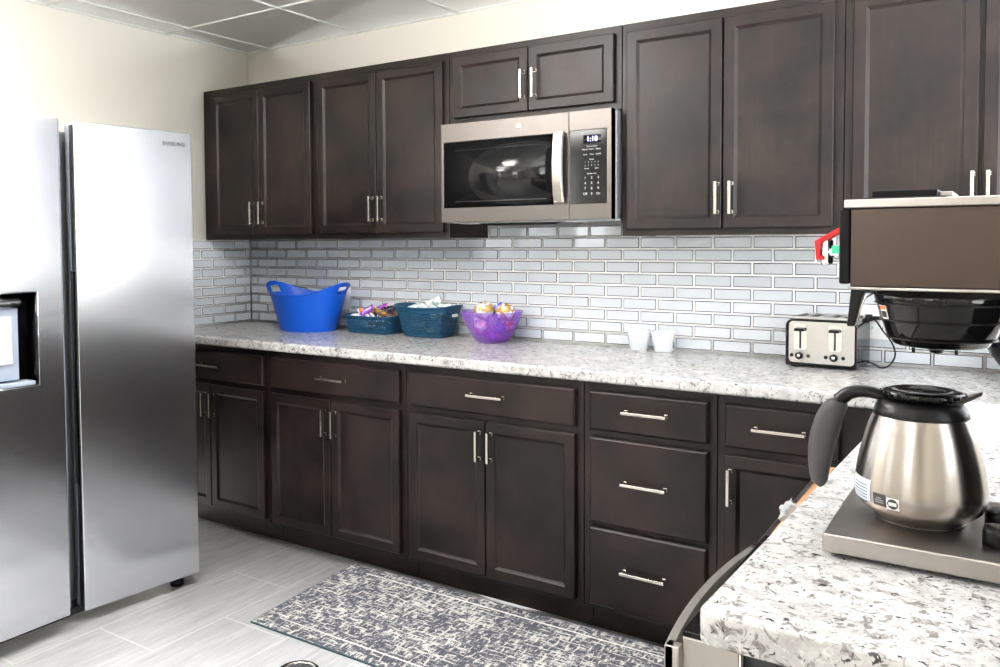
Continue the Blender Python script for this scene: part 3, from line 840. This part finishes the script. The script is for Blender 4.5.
# ------------------------------------------------------------------ lattice baskets
def lattice_basket(name, label, loc, rz, lx, ly, bx_, by_, h, rim_amp, group=None):
    t = thing(name, label, 'basket', loc, rz, group)
    per = 88; rows_ = 11
    def pt(i, s_, inn=0):
        z = h*s_ ; ax = bx_ + (lx-bx_)*s_ - inn; ay = by_ + (ly-by_)*s_ - inn
        a = 2*PI*i/per; ca, sa = math.cos(a), math.sin(a); k = 4.5
        r = (abs(ca/ax)**k + abs(sa/ay)**k)**(-1/k)
        zz = z + rim_amp*s_*abs(ca)**4
        return Vector((r*ca, r*sa, zz))
    b = MB(); bm = b.bm
    th = .0025
    V = [[bm.verts.new(pt(i, j/rows_)) for i in range(per)] for j in range(rows_+1)]
    U = [[bm.verts.new(pt(i, j/rows_, th)) for i in range(per)] for j in range(rows_+1)]
    for j in range(rows_):
        for i in range(per):
            k = (i+1) % per
            q = [V[j][i], V[j][k], V[j+1][k], V[j+1][i]]; p = [U[j][i], U[j][k], U[j+1][k], U[j+1][i]]
            if 1 <= j <= rows_-3:
                c0 = sum((v.co for v in q), Vector())/4; c1 = sum((v.co for v in p), Vector())/4
                a_ = [bm.verts.new(c0 + (v.co-c0)*.62) for v in q]; d_ = [bm.verts.new(c1 + (v.co-c1)*.62) for v in p]
                for m_ in range(4):
                    n2 = (m_+1) % 4
                    bm.faces.new((q[m_], q[n2], a_[n2], a_[m_])); bm.faces.new((p[n2], p[m_], d_[m_], d_[n2]))
                    bm.faces.new((a_[m_], a_[n2], d_[n2], d_[m_]))
            else:
                bm.faces.new(q); bm.faces.new(list(reversed(p)))
    for i in range(per):
        k = (i+1) % per; bm.faces.new((V[rows_][i], V[rows_][k], U[rows_][k], U[rows_][i]))
    bm.faces.new(list(reversed(V[0])))
    bm.faces.new(U[0])
    obj('lattice_body', b, M['teal'], t, local=True)
    b = MB(); R = []
    pts = [pt(i, 1) for i in range(per)]
    for i in range(per):
        p = pts[i]; t_ = (pts[(i+1) % per]-pts[i-1]).normalized(); o1 = t_.cross(Vector((0,0,1))).normalized()
        R.append([p + o1*.0055 + Vector((0,0,.002)), p + o1*.0055 - Vector((0,0,.005)), p - o1*.003 - Vector((0,0,.003)), p - o1*.003 + Vector((0,0,.002))])
    R.append(R[0]); b.rings([list(r) for r in R], True, False, False)
    bmesh.ops.recalc_face_normals(b.bm, faces=b.bm.faces[:])
    obj('rim', b, M['teal'], t, local=True)
    return t
B1 = (.975, -.110, .9225); B2 = (1.293, -.105, .9225)
lattice_basket('plastic_basket', 'low dark teal lattice basket between the blue tub and the taller basket', B1, math.radians(-2), .150, .082, .128, .066, .082, .004, 'teal lattice baskets')
tb2 = lattice_basket('plastic_basket', 'taller dark teal lattice basket next to the purple bowl', B2, math.radians(0), .152, .090, .110, .066, .135, .012, 'teal lattice baskets')
obj('grip_tag', MB().prism(rrect(-.022,.022,.094,.108,.006), 'x', .1465, .1495), M['white_plastic'], tb2, local=True, label='white grip opening at the basket end')

# wrapped snacks: crinkled packets
def packet(name, c, size, rot, cols, label, cat, group, seed):
    bm = bmesh.new(); nx, ny = 14, 9
    rnd = random.Random(seed)
    G = {}
    for sd in (0, 1):
        for i in range(nx+1):
            for j in range(ny+1):
                u, v = 2*i/nx-1, 2*j/ny-1
                edge = (i in (0, nx)) or (j in (0, ny))
                if edge and sd == 1: G[(1,i,j)] = G[(0,i,j)]; continue
                th = size[2]*max(0, (1-abs(u)**3.5))*max(0, (1-v*v))**.6
                th *= 1+.5*noise.noise(Vector((u*3+seed, v*3, seed*.7+sd)))
                z = (th if sd == 0 else -th) + .06*size[0]*noise.noise(Vector((u*1.5, v*1.5, seed*2.3)))
                p = Vector((u*size[0]/2*(1+.05*noise.noise(Vector((v*5, seed, 0)))), v*size[1]/2*(1 - .15*(1-abs(u))), z))
                G[(sd,i,j)] = bm.verts.new(p)
    for sd in (0, 1):
        for i in range(nx):
            for j in range(ny):
                q = (G[(sd,i,j)], G[(sd,i+1,j)], G[(sd,i+1,j+1)], G[(sd,i,j+1)])
                f = bm.faces.new(q if sd == 0 else tuple(reversed(q)))
                band = abs((i+.5)/nx-.5)*2
                f.material_index = 1 if (band > .80 or .25 < (j+.5)/ny < .45 and band < .6) else 0
    bm.transform(Matrix.Translation(c) @ rot)
    o = obj(name, bm, cols); setprops(o, label, cat, group); return o
from mathutils import Euler
wc = {}
def wrap(nm, c):
    if nm not in wc: wc[nm] = mat('wrapper_'+nm, c, .25, .15)
    return wc[nm]
COLS = {'white': (.85,.85,.84), 'violet': (.25,.06,.42), 'orange': (.85,.22,.04), 'gold': (.42,.25,.08), 'navy': (.012,.015,.06), 'red': (.6,.02,.03),
        'silver': (.6,.62,.63), 'pale_green': (.45,.62,.55), 'brown': (.12,.05,.02), 'pink': (.75,.16,.35), 'blue': (.03,.07,.65), 'black': (.015,.015,.02)}
for k_, c_ in COLS.items(): wrap(k_, c_)
def P_(n1, n2): return [wc[n1], wc[n2]]
def rotm(x, y, z): return Euler((math.radians(x), math.radians(y), math.radians(z))).to_matrix().to_4x4()
spec1 = [(-.085,-.020,.072,'white','silver',(8,-10,15),'white wrapped snack lying at the left end of the low teal basket'),
         (-.075,.030,.088,'orange','white',(30,10,60),'orange and white wrapper at the back left of the low teal basket'),
         (-.036,-.010,.098,'violet','white',(25,-35,40),'violet wrapper standing diagonally in the low teal basket'),
         (.008,-.032,.072,'white','violet',(12,14,-30),'white and violet packet at the front middle of the low teal basket'),
         (.010,.035,.108,'violet','pink',(40,-25,10),'violet and pink packet poking highest out of the low teal basket'),
         (.036,.004,.094,'gold','brown',(18,20,75),'gold and brown packet in the middle of the low teal basket'),
         (.060,-.028,.070,'white','navy',(10,30,-60),'white and navy packet at the front right of the low teal basket'),
         (.060,.034,.106,'navy','black',(25,-15,20),'navy packet at the back right of the low teal basket'),
         (.108,.012,.086,'navy','brown',(10,35,50),'navy and brown packet at the right end of the low teal basket'),
         (.092,-.022,.084,'brown','gold',(15,10,10),'brown packet with gold band at the right end of the low teal basket')]
for k_, (dx, dy, dz, a, c_, r3, lab) in enumerate(spec1):
    packet('wrapped_snack', (B1[0]+dx, B1[1]+dy, B1[2]+dz+.006), (.088,.040,.012), rotm(*r3), P_(a, c_), lab, 'snack', 'snacks in the low teal basket', k_+1)
# filling below the visible layer, so the packets rest on something
for k_ in range(7):
    packet('wrapped_snack', (B1[0]-.09+.03*k_, B1[1]+.012*(-1)**k_, B1[2]+.030+.008*(k_ % 3)), (.08,.045,.013), rotm(10*(k_ % 3), 6, 40*k_), P_(['navy','white','brown'][k_ % 3], 'silver'),
           'wrapped snack deep inside the low teal basket, glimpsed through its lattice', 'snack', 'snacks at the bottom of the low teal basket', 30+k_)
spec2 = [(-.075,-.010,.125,'silver','pale_green',(15,-12,20),'silver packet at the left of the tall teal basket'),
         (-.035,.015,.132,'pale_green','silver',(30,10,70),'pale green packet left of centre in the tall teal basket'),
         (-.010,-.020,.130,'silver','white',(10,20,-15),'silver and white packet at the front of the tall teal basket'),
         (.015,.020,.150,'white','silver',(65,-25,30),'white packet standing upright in the tall teal basket'),
         (.048,.0,.142,'pale_green','white',(45,30,100),'pale green packet tilted up right of centre in the tall teal basket'),
         (.080,.010,.132,'white','pale_green',(15,-10,45),'white and green packet at the right end of the tall teal basket'),
         (.070,-.028,.126,'silver','navy',(5,15,5),'silver packet with navy ends, front right in the tall teal basket')]
for k_, (dx, dy, dz, a, c_, r3, lab) in enumerate(spec2):
    packet('wrapped_snack', (B2[0]+dx, B2[1]+dy, B2[2]+dz+.006), (.078,.038,.012), rotm(*r3), P_(a, c_), lab, 'snack', 'snacks in the tall teal basket', 50+k_)
for k_ in range(8):
    packet('wrapped_snack', (B2[0]-.075+.0215*k_, B2[1]+.012*(-1)**k_, B2[2]+.030+.025*(k_ % 4)), (.08,.045,.013), rotm(10*(k_ % 3), 6, 40*k_), P_(['navy','silver','navy'][k_ % 3], 'navy'),
           'wrapped snack deep inside the tall teal basket, glimpsed through its lattice', 'snack', 'snacks at the bottom of the tall teal basket', 70+k_)

# ------------------------------------------------------------------ purple bowl of snacks
BW = (1.664, -.150, .9225)
b = MB(); n_ = 60; R = []
def bowl_r(s_, a): 
    r = .060 + (.136-.060)*(s_**.66); return r*(1+.018*s_*math.cos(8*a))
prof = [i/12 for i in range(13)]
zs = lambda s_: .135*s_
for s_ in prof: R.append([(bowl_r(s_, 2*PI*i/n_)*math.cos(2*PI*i/n_), bowl_r(s_, 2*PI*i/n_)*math.sin(2*PI*i/n_), zs(s_)) for i in range(n_)])
for s_ in reversed(prof): R.append([((bowl_r(s_, 2*PI*i/n_)-.0025)*math.cos(2*PI*i/n_), (bowl_r(s_, 2*PI*i/n_)-.0025)*math.sin(2*PI*i/n_), zs(s_)+(.003 if s_ == 0 else 0)) for i in range(n_)])
b.rings(R); bmesh.ops.recalc_face_normals(b.bm, faces=b.bm.faces[:])
b.bm.transform(Matrix.Translation(BW))
o = obj('snack_bowl', b, M['purple']); setprops(o, 'translucent purple plastic bowl filled with wrapped snacks', 'bowl')
def ball(c, r, a, c_, lab, seed, grp):
    bm = crumple(c, r, seed, (1,1,.92), 3, .22, 2.2)
    bm.faces.ensure_lookup_table()
    for f in bm.faces:
        q = (f.calc_center_median()-Vector(c)).normalized()
        f.material_index = 1 if noise.noise(q*2.3 + Vector((seed, 0, 0))) > .06 else 0
    # twisted wrapper ends
    o = obj('wrapped_muffin', bm, P_(a, c_)); setprops(o, lab, 'snack', grp); return o
balls = [(-.012,-.040,.138,.043,'gold','silver','gold and silver wrapped snack on the left of the heap in the purple bowl'),
         (.072,-.005,.134,.040,'gold','white','gold and white wrapped snack on the right of the heap in the purple bowl'),
         (.018,.050,.128,.040,'silver','blue','silver and blue wrapped snack at the back of the heap in the purple bowl'),
         (-.065,.012,.092,.034,'silver','violet','silver wrapped snack low at the left inside the purple bowl'),
         (-.020,-.050,.068,.035,'pink','silver','pink wrapped snack seen through the front of the purple bowl'),
         (.062,-.040,.066,.026,'blue','violet','round blue wrapped snack seen through the purple bowl'),
         (.062,.024,.074,.030,'red','silver','red wrapped snack low at the right inside the purple bowl'),
         (.0,.0,.042,.036,'violet','pink','violet wrapped snack at the bottom of the purple bowl')]
for k_, (dx, dy, dz, r_, a, c_, lab) in enumerate(balls):
    ball((BW[0]+dx, BW[1]+dy, BW[2]+dz), r_, a, c_, lab, k_*1.7+2, 'wrapped snacks in the purple bowl')

# ------------------------------------------------------------------ fruit bowl at the photo's right edge
FB = (3.600, -.195, .9225)
b = MB(); b.lathe([(.055,0),(.060,.001),(.095,.035),(.130,.085),(.150,.135),(.148,.137),(.127,.088),(.092,.038),(.05,.006),(.001,.005)], 48, FB, True, False)
o = obj('fruit_bowl', b, M['black_gloss']); setprops(o, 'black bowl of yellow fruit at the right edge of the photo, on the back worktop', 'bowl')
for k_, a0_ in enumerate((-25, 0, 25)):
    pts = [(FB[0]-.125+.015*k_ + .115*(1-math.cos(t_)) , FB[1]-.03+.03*k_, FB[2]+.128+.060*math.sin(t_)) for t_ in [PI*.12+PI*.76*q/12 for q in range(13)]]
    rr_ = [.006,.010,.014,.0165,.018,.0185,.0185,.018,.0175,.016,.013,.008,.005]
    o = obj('banana', MB().tube(pts, rr_, 10), M['yellow'])
    setprops(o, ['yellow banana at the front of the black fruit bowl', 'yellow banana in the middle of the black fruit bowl', 'yellow banana at the back of the black fruit bowl'][k_], 'banana', 'bananas in the black bowl')

# ------------------------------------------------------------------ coffee brewer
cbm = thing('coffee_brewer', 'commercial stainless coffee brewer standing on the foreground worktop', 'coffee maker', (3.55,-1.84,.9225))
TY0, TY1 = -1.985, -1.70
b = MB(); b.box(3.326, 3.90, TY0, TY1, .929, .9545)
tray = obj('base_tray', b, M['steel_tray'], cbm, bevel=.0025, seg=3)
for x in (3.365, 3.86):
    for y in (TY0+.035, TY1-.035):
        obj('foot', MB().lathe([(.001,0),(.013,0),(.014,.0065),(.001,.0065)], 16, (x,y,.9225)), M['black_soft'], cbm)
obj('warmer_plate', MB().lathe([(.001,.9548),(.056,.9548),(.058,.9555),(.056,.957),(.001,.957)], 40, (3.430,-1.845,0)), M['steel_x'], cbm)
for y in (-1.912, -1.832):
    kb = MB().lathe([(.001,.9548),(.0185,.9548),(.0185,.972),(.0170,.9785),(.001,.9785)], 28, (3.527, y, 0))
    obj('knob', kb, M['black_plastic'], cbm)
obj('column', box(3.68, 3.895, TY0+.02, TY1-.004, .9548, 1.2885), M['steel_head'], cbm, bevel=.003)
HY0, HY1 = -1.97, -1.715
obj('head', box(3.3545, 3.90, HY0, HY1, 1.290, 1.3945), M['steel_head'], cbm, bevel=.002)
obj('top_cover', box(3.346, 3.905, HY0-.004, HY1+.004, 1.3948, 1.4065), M['steel_tray'], cbm, bevel=.002)
obj('bottom_trim', box(3.3515, 3.90, HY0-.001, HY1+.001, 1.2862, 1.2898), M['steel_tray'], cbm)
obj('front_panel', box(3.340, 3.354, HY0+.002, HY1-.002, 1.2935, 1.394), M['black_matte'], cbm, bevel=.003)
lid = obj('fill_lid', MB().box(3.362, 3.462, HY0+.03, HY1-.04, 1.4067, 1.410).box(3.374, 3.452, HY0+.04, HY1-.05, 1.410, 1.4195), M['black_matte'], cbm, bevel=.0015)
obj('lid_hinge', MB().box(3.4525, 3.468, HY0+.06, HY1-.07, 1.4102, 1.4165), M['steel_tray'], lid, bevel=.001)
# funnel basket under the head
FC = (3.453, -1.850)
b = MB(); b.lathe([(.001,1.2045),(.054,1.2045),(.0590,1.207),(.0630,1.2135),(.0670,1.2155),(.0740,1.238),(.0755,1.240),(.0815,1.262),(.0830,1.264),(.0860,1.285),(.001,1.285)], 56, (FC[0],FC[1],0))
fn = obj('filter_basket', b, M['black_gloss'], cbm)
b = MB()
for r_, z in ((.0685,1.2155), (.0768,1.2405), (.0840,1.2645)): b.lathe([(r_-.003,z-.001),(r_,z-.001),(r_+.0004,z),(r_,z+.001),(r_-.003,z+.001)], 56, (FC[0],FC[1],0), False, False)
obj('basket_ribs', b, M['black_plastic'], fn)
obj('drip_spout', MB().lathe([(.001,1.194),(.008,1.194),(.012,1.2044),(.001,1.2044)], 16, (FC[0]-.005,FC[1],0)), M['black_plastic'], fn)
for dx in (-.032, .020):
    obj('peg', MB().lathe([(.001,1.194),(.0022,1.194),(.0026,1.2044),(.001,1.2044)], 10, (FC[0]+dx,FC[1]-.015,0)), M['black_plastic'], fn)
# basket handle: arm leaving the rim, folding down
b = MB()
def sec(x, z, hx_, hy_): return [(x-hx_, FC[1]-hy_, z), (x+hx_, FC[1]-hy_, z), (x+hx_, FC[1]+hy_, z), (x-hx_, FC[1]+hy_, z)]
b.box(3.339, 3.395, FC[1]-.013, FC[1]+.013, 1.2765, 1.2845)
b.rings([sec(3.3385,1.226,.0055,.010), sec(3.3425,1.248,.0065,.012), sec(3.346,1.270,.0080,.013), sec(3.350,1.2835,.0110,.013)])
bmesh.ops.recalc_face_normals(b.bm, faces=b.bm.faces[:])
hd = obj('basket_handle', b, M['black_plastic'], fn, bevel=.003)
obj('handle_inlay', MB().tube([(3.3475,FC[1]-.0125,1.228),(3.352,FC[1]-.0135,1.250),(3.358,FC[1]-.0145,1.268),(3.372,FC[1]-.0140,1.2785)], .0012, 8), M['nickel'], hd)
# warning label on the basket
def surf_patch(c, rfun, a0_, a1_, z0, z1, off, nu=8, nv=4):
    bm = bmesh.new(); V = []
    for j in range(nv+1):
        z = z0 + (z1-z0)*j/nv
        V.append([bm.verts.new((c[0] + (rfun(z)+off)*math.cos(a0_+(a1_-a0_)*i/nu), c[1] + (rfun(z)+off)*math.sin(a0_+(a1_-a0_)*i/nu), z)) for i in range(nu+1)])
    for j in range(nv):
        for i in range(nu): bm.faces.new((V[j][i], V[j][i+1], V[j+1][i+1], V[j+1][i]))
    return bm
fr_ = lambda z: .0755 + (z-1.240)*(.0815-.0755)/.022 + .0006
A = math.radians
wl = obj('warning_label', surf_patch(FC, fr_, A(208), A(220), 1.2425, 1.2615, .0006), M['label_white'], fn)
obj('label_band', surf_patch(FC, fr_, A(208.6), A(219.4), 1.2555, 1.2608, .0010), M['label_orange'], wl)
b = bmesh.new()
obj('label_print', surf_patch(FC, fr_, A(209.5), A(218.5), 1.2445, 1.2535, .0010), M['print_dark'], wl)
# hot water tap with red lever on the front
b = MB(); b.lathe([(.001,3.339),(.010,3.339),(.010,3.329),(.0075,3.327),(.0075,3.312),(.001,3.312)], 16, (0,-1.925,1.336), True, True, 'x')
tap = obj('water_tap', b, M['chrome'], cbm)
obj('tap_spout', MB().lathe([(.0065,1.318),(.0085,1.322),(.0085,1.352),(.006,1.354),(.001,1.354)], 16, (3.317,-1.925,0), True, True), M['chrome'], tap)
obj('tap_valve', MB().lathe([(.001,3.3115),(.009,3.3115),(.009,3.304),(.001,3.304)], 14, (0,-1.925,1.343), True, True, 'x'), M['grey_light'], tap)
b = MB(); pts = [(3.3395,1.3735),(3.3395,1.3650),(3.312,1.3480),(3.3105,1.3320),(3.316,1.3300),(3.316,1.3250),(3.3045,1.3250),(3.3020,1.3520)]
b.prism(pts, 'y', -1.934, -1.916)
obj('tap_lever', b, M['red'], tap, bevel=.0015, label='red tap lever')
obj('tap_indicator', box(3.3255, 3.3385, -1.937, -1.9362, 1.334, 1.345), M['green'], tap, label='green tap ring', bevel=.0003)

# ------------------------------------------------------------------ carafe
CC = (3.430, -1.848)
cf = thing('coffee_carafe', 'round stainless coffee carafe with grey grip handle on the brewer base', 'carafe', (CC[0],CC[1],.9575))
prof = [(.050,.9577),(.0545,.9582),(.060,.9625),(.0735,.9720),(.0800,.980),(.0835,.992),(.0840,1.003),(.0825,1.018),(.0790,1.040),(.0735,1.064),(.0675,1.086),(.0600,1.106)]
# dense smooth interpolation
def dense(P, k=5):
    out = spline([(p[0], p[1], 0) for p in P], k); return [(q[0], q[1]) for q in out]
pd = dense(prof)
def carafe_r(z):
    for (r0, z0), (r1, z1) in zip(pd[:-1], pd[1:]):
        if z0 <= z <= z1: return r0 + (r1-r0)*(z-z0)/max(1e-9, z1-z0)
    return pd[-1][0]
body = obj('body', MB().lathe([(.001,.9577)] + pd + [(.001,1.1062)], 72, (CC[0],CC[1],0)), M['steel_carafe'], cf)
obj('collar', MB().lathe([(.0608,1.1040),(.0612,1.1064),(.0580,1.117),(.0530,1.1235),(.0470,1.1262),(.001,1.1265)], 56, (CC[0],CC[1],0)), M['black_plastic'], cf)
b = MB(); b.lathe([(.040,1.1268),(.0505,1.1300),(.0525,1.1345),(.0520,1.1375),(.0475,1.1400),(.036,1.1408),(.030,1.1375),(.012,1.1370),(.001,1.1372)], 60, (CC[0]+.002,CC[1],0), True, True)
lidc = obj('lid', b, M['black_gloss'], cf)
b = MB()
for k in range(24):
    a = 2*PI*k/24; x, y = CC[0]+.002+.0532*math.cos(a), CC[1]+.0532*math.sin(a); b.lathe([(.0001,1.1325),(.0016,1.1325),(.0016,1.1375),(.0001,1.1375)], 6, (x,y,0))
obj('lid_grip_ribs', b, M['black_plastic'], lidc)
obj('lid_lever', MB().box(CC[0]+.002, CC[0]+.030, CC[1]-.006, CC[1]+.006, 1.1378, 1.1412), M['black_plastic'], lidc, bevel=.0015)
b = MB()
Rr = []
for s_ in [q/8 for q in range(9)]:
    x = CC[0]+.034+.040*s_; w_ = .024*(1-s_)**.8+.003; z = 1.127+.0135*s_**1.5; d_ = .010*(1-s_)+.0015
    Rr.append([(x, CC[1]-w_, z+.003), (x, CC[1]-w_*.8, z-d_*.6), (x, CC[1], z-d_), (x, CC[1]+w_*.8, z-d_*.6), (x, CC[1]+w_, z+.003), (x, CC[1], z+.002)])
b.rings(Rr); bmesh.ops.recalc_face_normals(b.bm, faces=b.bm.faces[:])
obj('pouring_spout', b, M['steel_tray'], cf)
# handle: black arm from the collar, grey paddle grip
hp = [(3.392,1.122),(3.372,1.129),(3.352,1.130),(3.336,1.1255),(3.323,1.114)]
hx2 = [(3.321,1.108),(3.312,1.092),(3.3055,1.072),(3.3000,1.048),(3.2970,1.022),(3.2965,.998),(3.3010,.983)]
sp1 = spline([(x, CC[1], z) for x, z in hp], 6)
obj('handle_arm', MB().tube(sp1, .01, 16, prof=lambda i: (.0150-.003*(i/24), .0085+.003*(i/24)), up=(0,1,0)) if False else
    MB().tube(sp1, .01, 16, prof=lambda i: (.0075+.0035*i/24, .0150-.003*i/24), up=(0,1,0)), M['black_plastic'], cf)
sp2 = spline([(3.323,CC[1],1.114)] + [(x, CC[1], z) for x, z in hx2], 6)
L2 = len(sp2)-1
def gp(i):
    s_ = i/L2
    w_ = .0105 + .0090*math.sin(PI*min(1, s_*1.05))**1.0
    if s_ > .93: w_ *= max(.45, 1-(s_-.93)/.07*.55)
    return (w_, .0135)
obj('handle_grip', MB().tube(sp2, .01, 18, prof=gp, up=(0,1,0)), M['grey_rubber'], cf, label='grey paddle grip')
# stickers on the body, facing the camera
ca0 = math.atan2(-3.187-CC[1], 3.543-CC[0])       # direction towards the photographer
def ang_off(deg): return ca0 + math.radians(deg)
s1 = obj('specification_label', surf_patch(CC, carafe_r, ang_off(-79), ang_off(-46), .985, 1.016, .0004, 12, 6), M['label_blue'], body)
b = bmesh.new()
for k in range(5):
    z = 1.007-.0045*k; q = surf_patch(CC, carafe_r, ang_off(-74), ang_off(-50), z, z+.0012, .0007, 10, 1)
    me_ = D.meshes.new('t'); q.to_mesh(me_); q.free(); b.from_mesh(me_); D.meshes.remove(me_)
obj('label_print', b, M['print_dark'], s1)
s2 = obj('square_label', surf_patch(CC, carafe_r, ang_off(-42), ang_off(-29), .9850, 1.0020, .0004, 6, 4), M['print_dark'], body)
b = bmesh.new()
for z, w0, w1 in ((.9955,-38,-33), (.9925,-40,-31), (.9895,-40,-31)):
    q = surf_patch(CC, carafe_r, ang_off(w0), ang_off(w1), z, z+.0010, .0007, 5, 1)
    me_ = D.meshes.new('t'); q.to_mesh(me_); q.free(); b.from_mesh(me_); D.meshes.remove(me_)
obj('label_print', b, M['print_grey'], s2)
s3 = obj('mark_label', surf_patch(CC, carafe_r, ang_off(-28), ang_off(-16.5), .9835, 1.0000, .0004, 6, 4), M['label_white'], body)
def disc_patch(cdeg, zc, r, off, n=24):
    bm = bmesh.new(); c_ = []
    for i in range(n):
        a = 2*PI*i/n; z = zc + r*math.sin(a); th = ang_off(cdeg) + r*math.cos(a)/carafe_r(zc)
        c_.append(bm.verts.new((CC[0]+(carafe_r(z)+off)*math.cos(th), CC[1]+(carafe_r(z)+off)*math.sin(th), z)))
    cv = bm.verts.new((CC[0]+(carafe_r(zc)+off)*math.cos(ang_off(cdeg)), CC[1]+(carafe_r(zc)+off)*math.sin(ang_off(cdeg)), zc))
    for i in range(n): bm.faces.new((cv, c_[i], c_[(i+1) % n]))
    return bm
s4 = obj('round_mark', disc_patch(-22.2, .9918, .0072, .0009), M['print_dark'], s3)
th = ang_off(-22.2); rr0 = carafe_r(.9918)
obj('mark_band', surf_patch(CC, carafe_r, ang_off(-25.8), ang_off(-18.6), .9893, .9943, .0013, 4, 1), M['label_white'], s3)

# ------------------------------------------------------------------ floor items
pts = [(1.292,-1.184), (3.06,-1.178), (3.06,-.573), (1.243,-.577)]
b = MB(); b.prism(pts, 'z', .001, .0085)
rug = thing('runner_rug', 'grey and ivory woven runner rug along the base cabinets', 'rug', (2.15,-.88,.001))
obj('pile', b, M['rug'], rug, bevel=.002)
b = MB(); b.prism([(1.288,-1.1885),(3.06,-1.1825),(3.06,-1.1781),(1.290,-1.1841)], 'z', .0008, .007)
b.prism([(1.288,-1.1885),(1.2915,-1.1835),(1.2425,-.577),(1.2385,-.577)], 'z', .0008, .007)
obj('binding', b, M['rug_edge'], rug)
b = MB(); b.box(1.36, 3.05, -.640, -.634, .0083, .0092); b.box(1.36, 3.05, -1.118, -1.112, .0083, .0092)
obj('stripe', b, mat('rug_stripe', (.72,.70,.67), .95), rug)
fd = thing('floor_cover', 'round grey metal cover on the floor tiles at the bottom edge of the photo', 'floor drain', (1.678,-1.345,0))
obj('rim', MB().lathe([(.055,.0005),(.069,.0005),(.070,.004),(.066,.007),(.058,.007),(.055,.004)], 40, (1.678,-1.345,0), False, False), M['nickel'], fd)
b = MB()
for k in range(9):
    x = -.048+.012*k; l = math.sqrt(max(0, .056**2-x*x)); b.box(1.678+x-.0035, 1.678+x+.0035, -1.345-l, -1.345+l, .002, .005)
obj('grate', b, M['silver_side'], fd)
obj('well', MB().lathe([(.001,.0004),(.057,.0004),(.057,.0012),(.001,.0012)], 32, (1.678,-1.345,0)), M['black_soft'], fd)

# ------------------------------------------------------------------ fill lamps added outside the frame to brighten the room
lampu = mat('fill_lamp_uplight', (.9,.9,.9), .5, emit=(1,.97,.94), es=60.0)  # upward glow added to lift the ceiling
lamp2 = mat('fill_lamp_diffuser_dim', (.9,.9,.9), .5, emit=(1,.965,.92), es=3.5)
lamp = mat('fill_lamp_diffuser', (.9,.9,.9), .5, emit=(1,.965,.92), es=24.0)
lamp1 = mat('fill_lamp_diffuser_soft', (.9,.9,.9), .5, emit=(1,.965,.92), es=26.0)
for k_, (x, y) in enumerate(((.95, -2.50), (1.73, -1.50), (2.93, -3.28), (2.93, -4.50))):
    tt = thing('fill_light', ['added square fill light nearest the refrigerator', 'added square fill light above the left end of the rug', 'added square fill light above the camera', 'added square fill light closest to the front window'][k_], 'ceiling light', (x, y, H-.012), group='added fill lights out of view')
    hb = H - (.330, .140, .330, .330)[k_]
    obj('canopy', MB().box(x-.06, x+.06, y-.06, y+.06, H-.020, H-.0042).box(x-.01, x+.01, y-.01, y+.01, hb+.0705, H-.020), M['white_plastic'], tt)
    obj('fill_uplight', box(x-.265, x+.265, y-.265, y+.265, hb+.0555, hb+.070), (lampu, lamp, lamp2, lamp2)[k_], tt)
    obj('fill_diffuser', box(x-.27, x+.27, y-.27, y+.27, hb, hb+.055), (lamp1, lamp, lamp2, lamp2)[k_], tt, bevel=.01)

# ------------------------------------------------------------------ daylight
wd = D.worlds.new('daylight'); S.world = wd; wd.use_nodes = True
bg = wd.node_tree.nodes['Background']
# glow below the horizon, added to brighten the ceiling; hazy sky above it
wt = wd.node_tree
tc = wt.nodes.new('ShaderNodeTexCoord'); sx = wt.nodes.new('ShaderNodeSeparateXYZ'); mr = wt.nodes.new('ShaderNodeMapRange'); mxw = wt.nodes.new('ShaderNodeMix'); mxw.data_type = 'RGBA'
mr.interpolation_type = 'SMOOTHSTEP'; mr.inputs[1].default_value = -.30; mr.inputs[2].default_value = .25
mxw.inputs[6].default_value = (3.0, 3.0, 2.95, 1); mxw.inputs[7].default_value = (.75, .80, .86, 1)
wt.links.new(tc.outputs['Generated'], sx.inputs[0]); wt.links.new(sx.outputs[2], mr.inputs[0]); wt.links.new(mr.outputs[0], mxw.inputs[0]); wt.links.new(mxw.outputs[2], bg.inputs[0])
bg.inputs[1].default_value = 5.5

# ------------------------------------------------------------------ camera
f, cx, cy, X, Y, Z, yaw, pit, rol = 832.628, 460.069, 276.317, 3.54319, -3.18722, 1.35312, .592162, .0410779, -.00611838
fw = Vector((-math.sin(yaw)*math.cos(pit), math.cos(yaw)*math.cos(pit), -math.sin(pit)))
r = Vector((math.cos(yaw), math.sin(yaw), 0)); u = r.cross(fw)
r2 = math.cos(rol)*r + math.sin(rol)*u; u2 = -math.sin(rol)*r + math.cos(rol)*u
cam = D.cameras.new('camera'); co = D.objects.new('camera', cam); COL.objects.link(co)
co.matrix_world = Matrix(((r2.x,u2.x,-fw.x,X),(r2.y,u2.y,-fw.y,Y),(r2.z,u2.z,-fw.z,Z),(0,0,0,1)))
cam.sensor_fit = 'HORIZONTAL'; cam.sensor_width = 36; cam.lens = f*36/1000
cam.shift_x = (500-cx)/1000; cam.shift_y = -(333.5-cy)/1000
cam.clip_start = .05
S.camera = co
S.view_settings.view_transform = 'Standard'; S.view_settings.look = 'None'; S.view_settings.gamma = 1
S.view_settings.use_curve_mapping = False
S.view_settings.exposure = 0.46
S.cycles.caustics_reflective = False; S.cycles.caustics_refractive = False
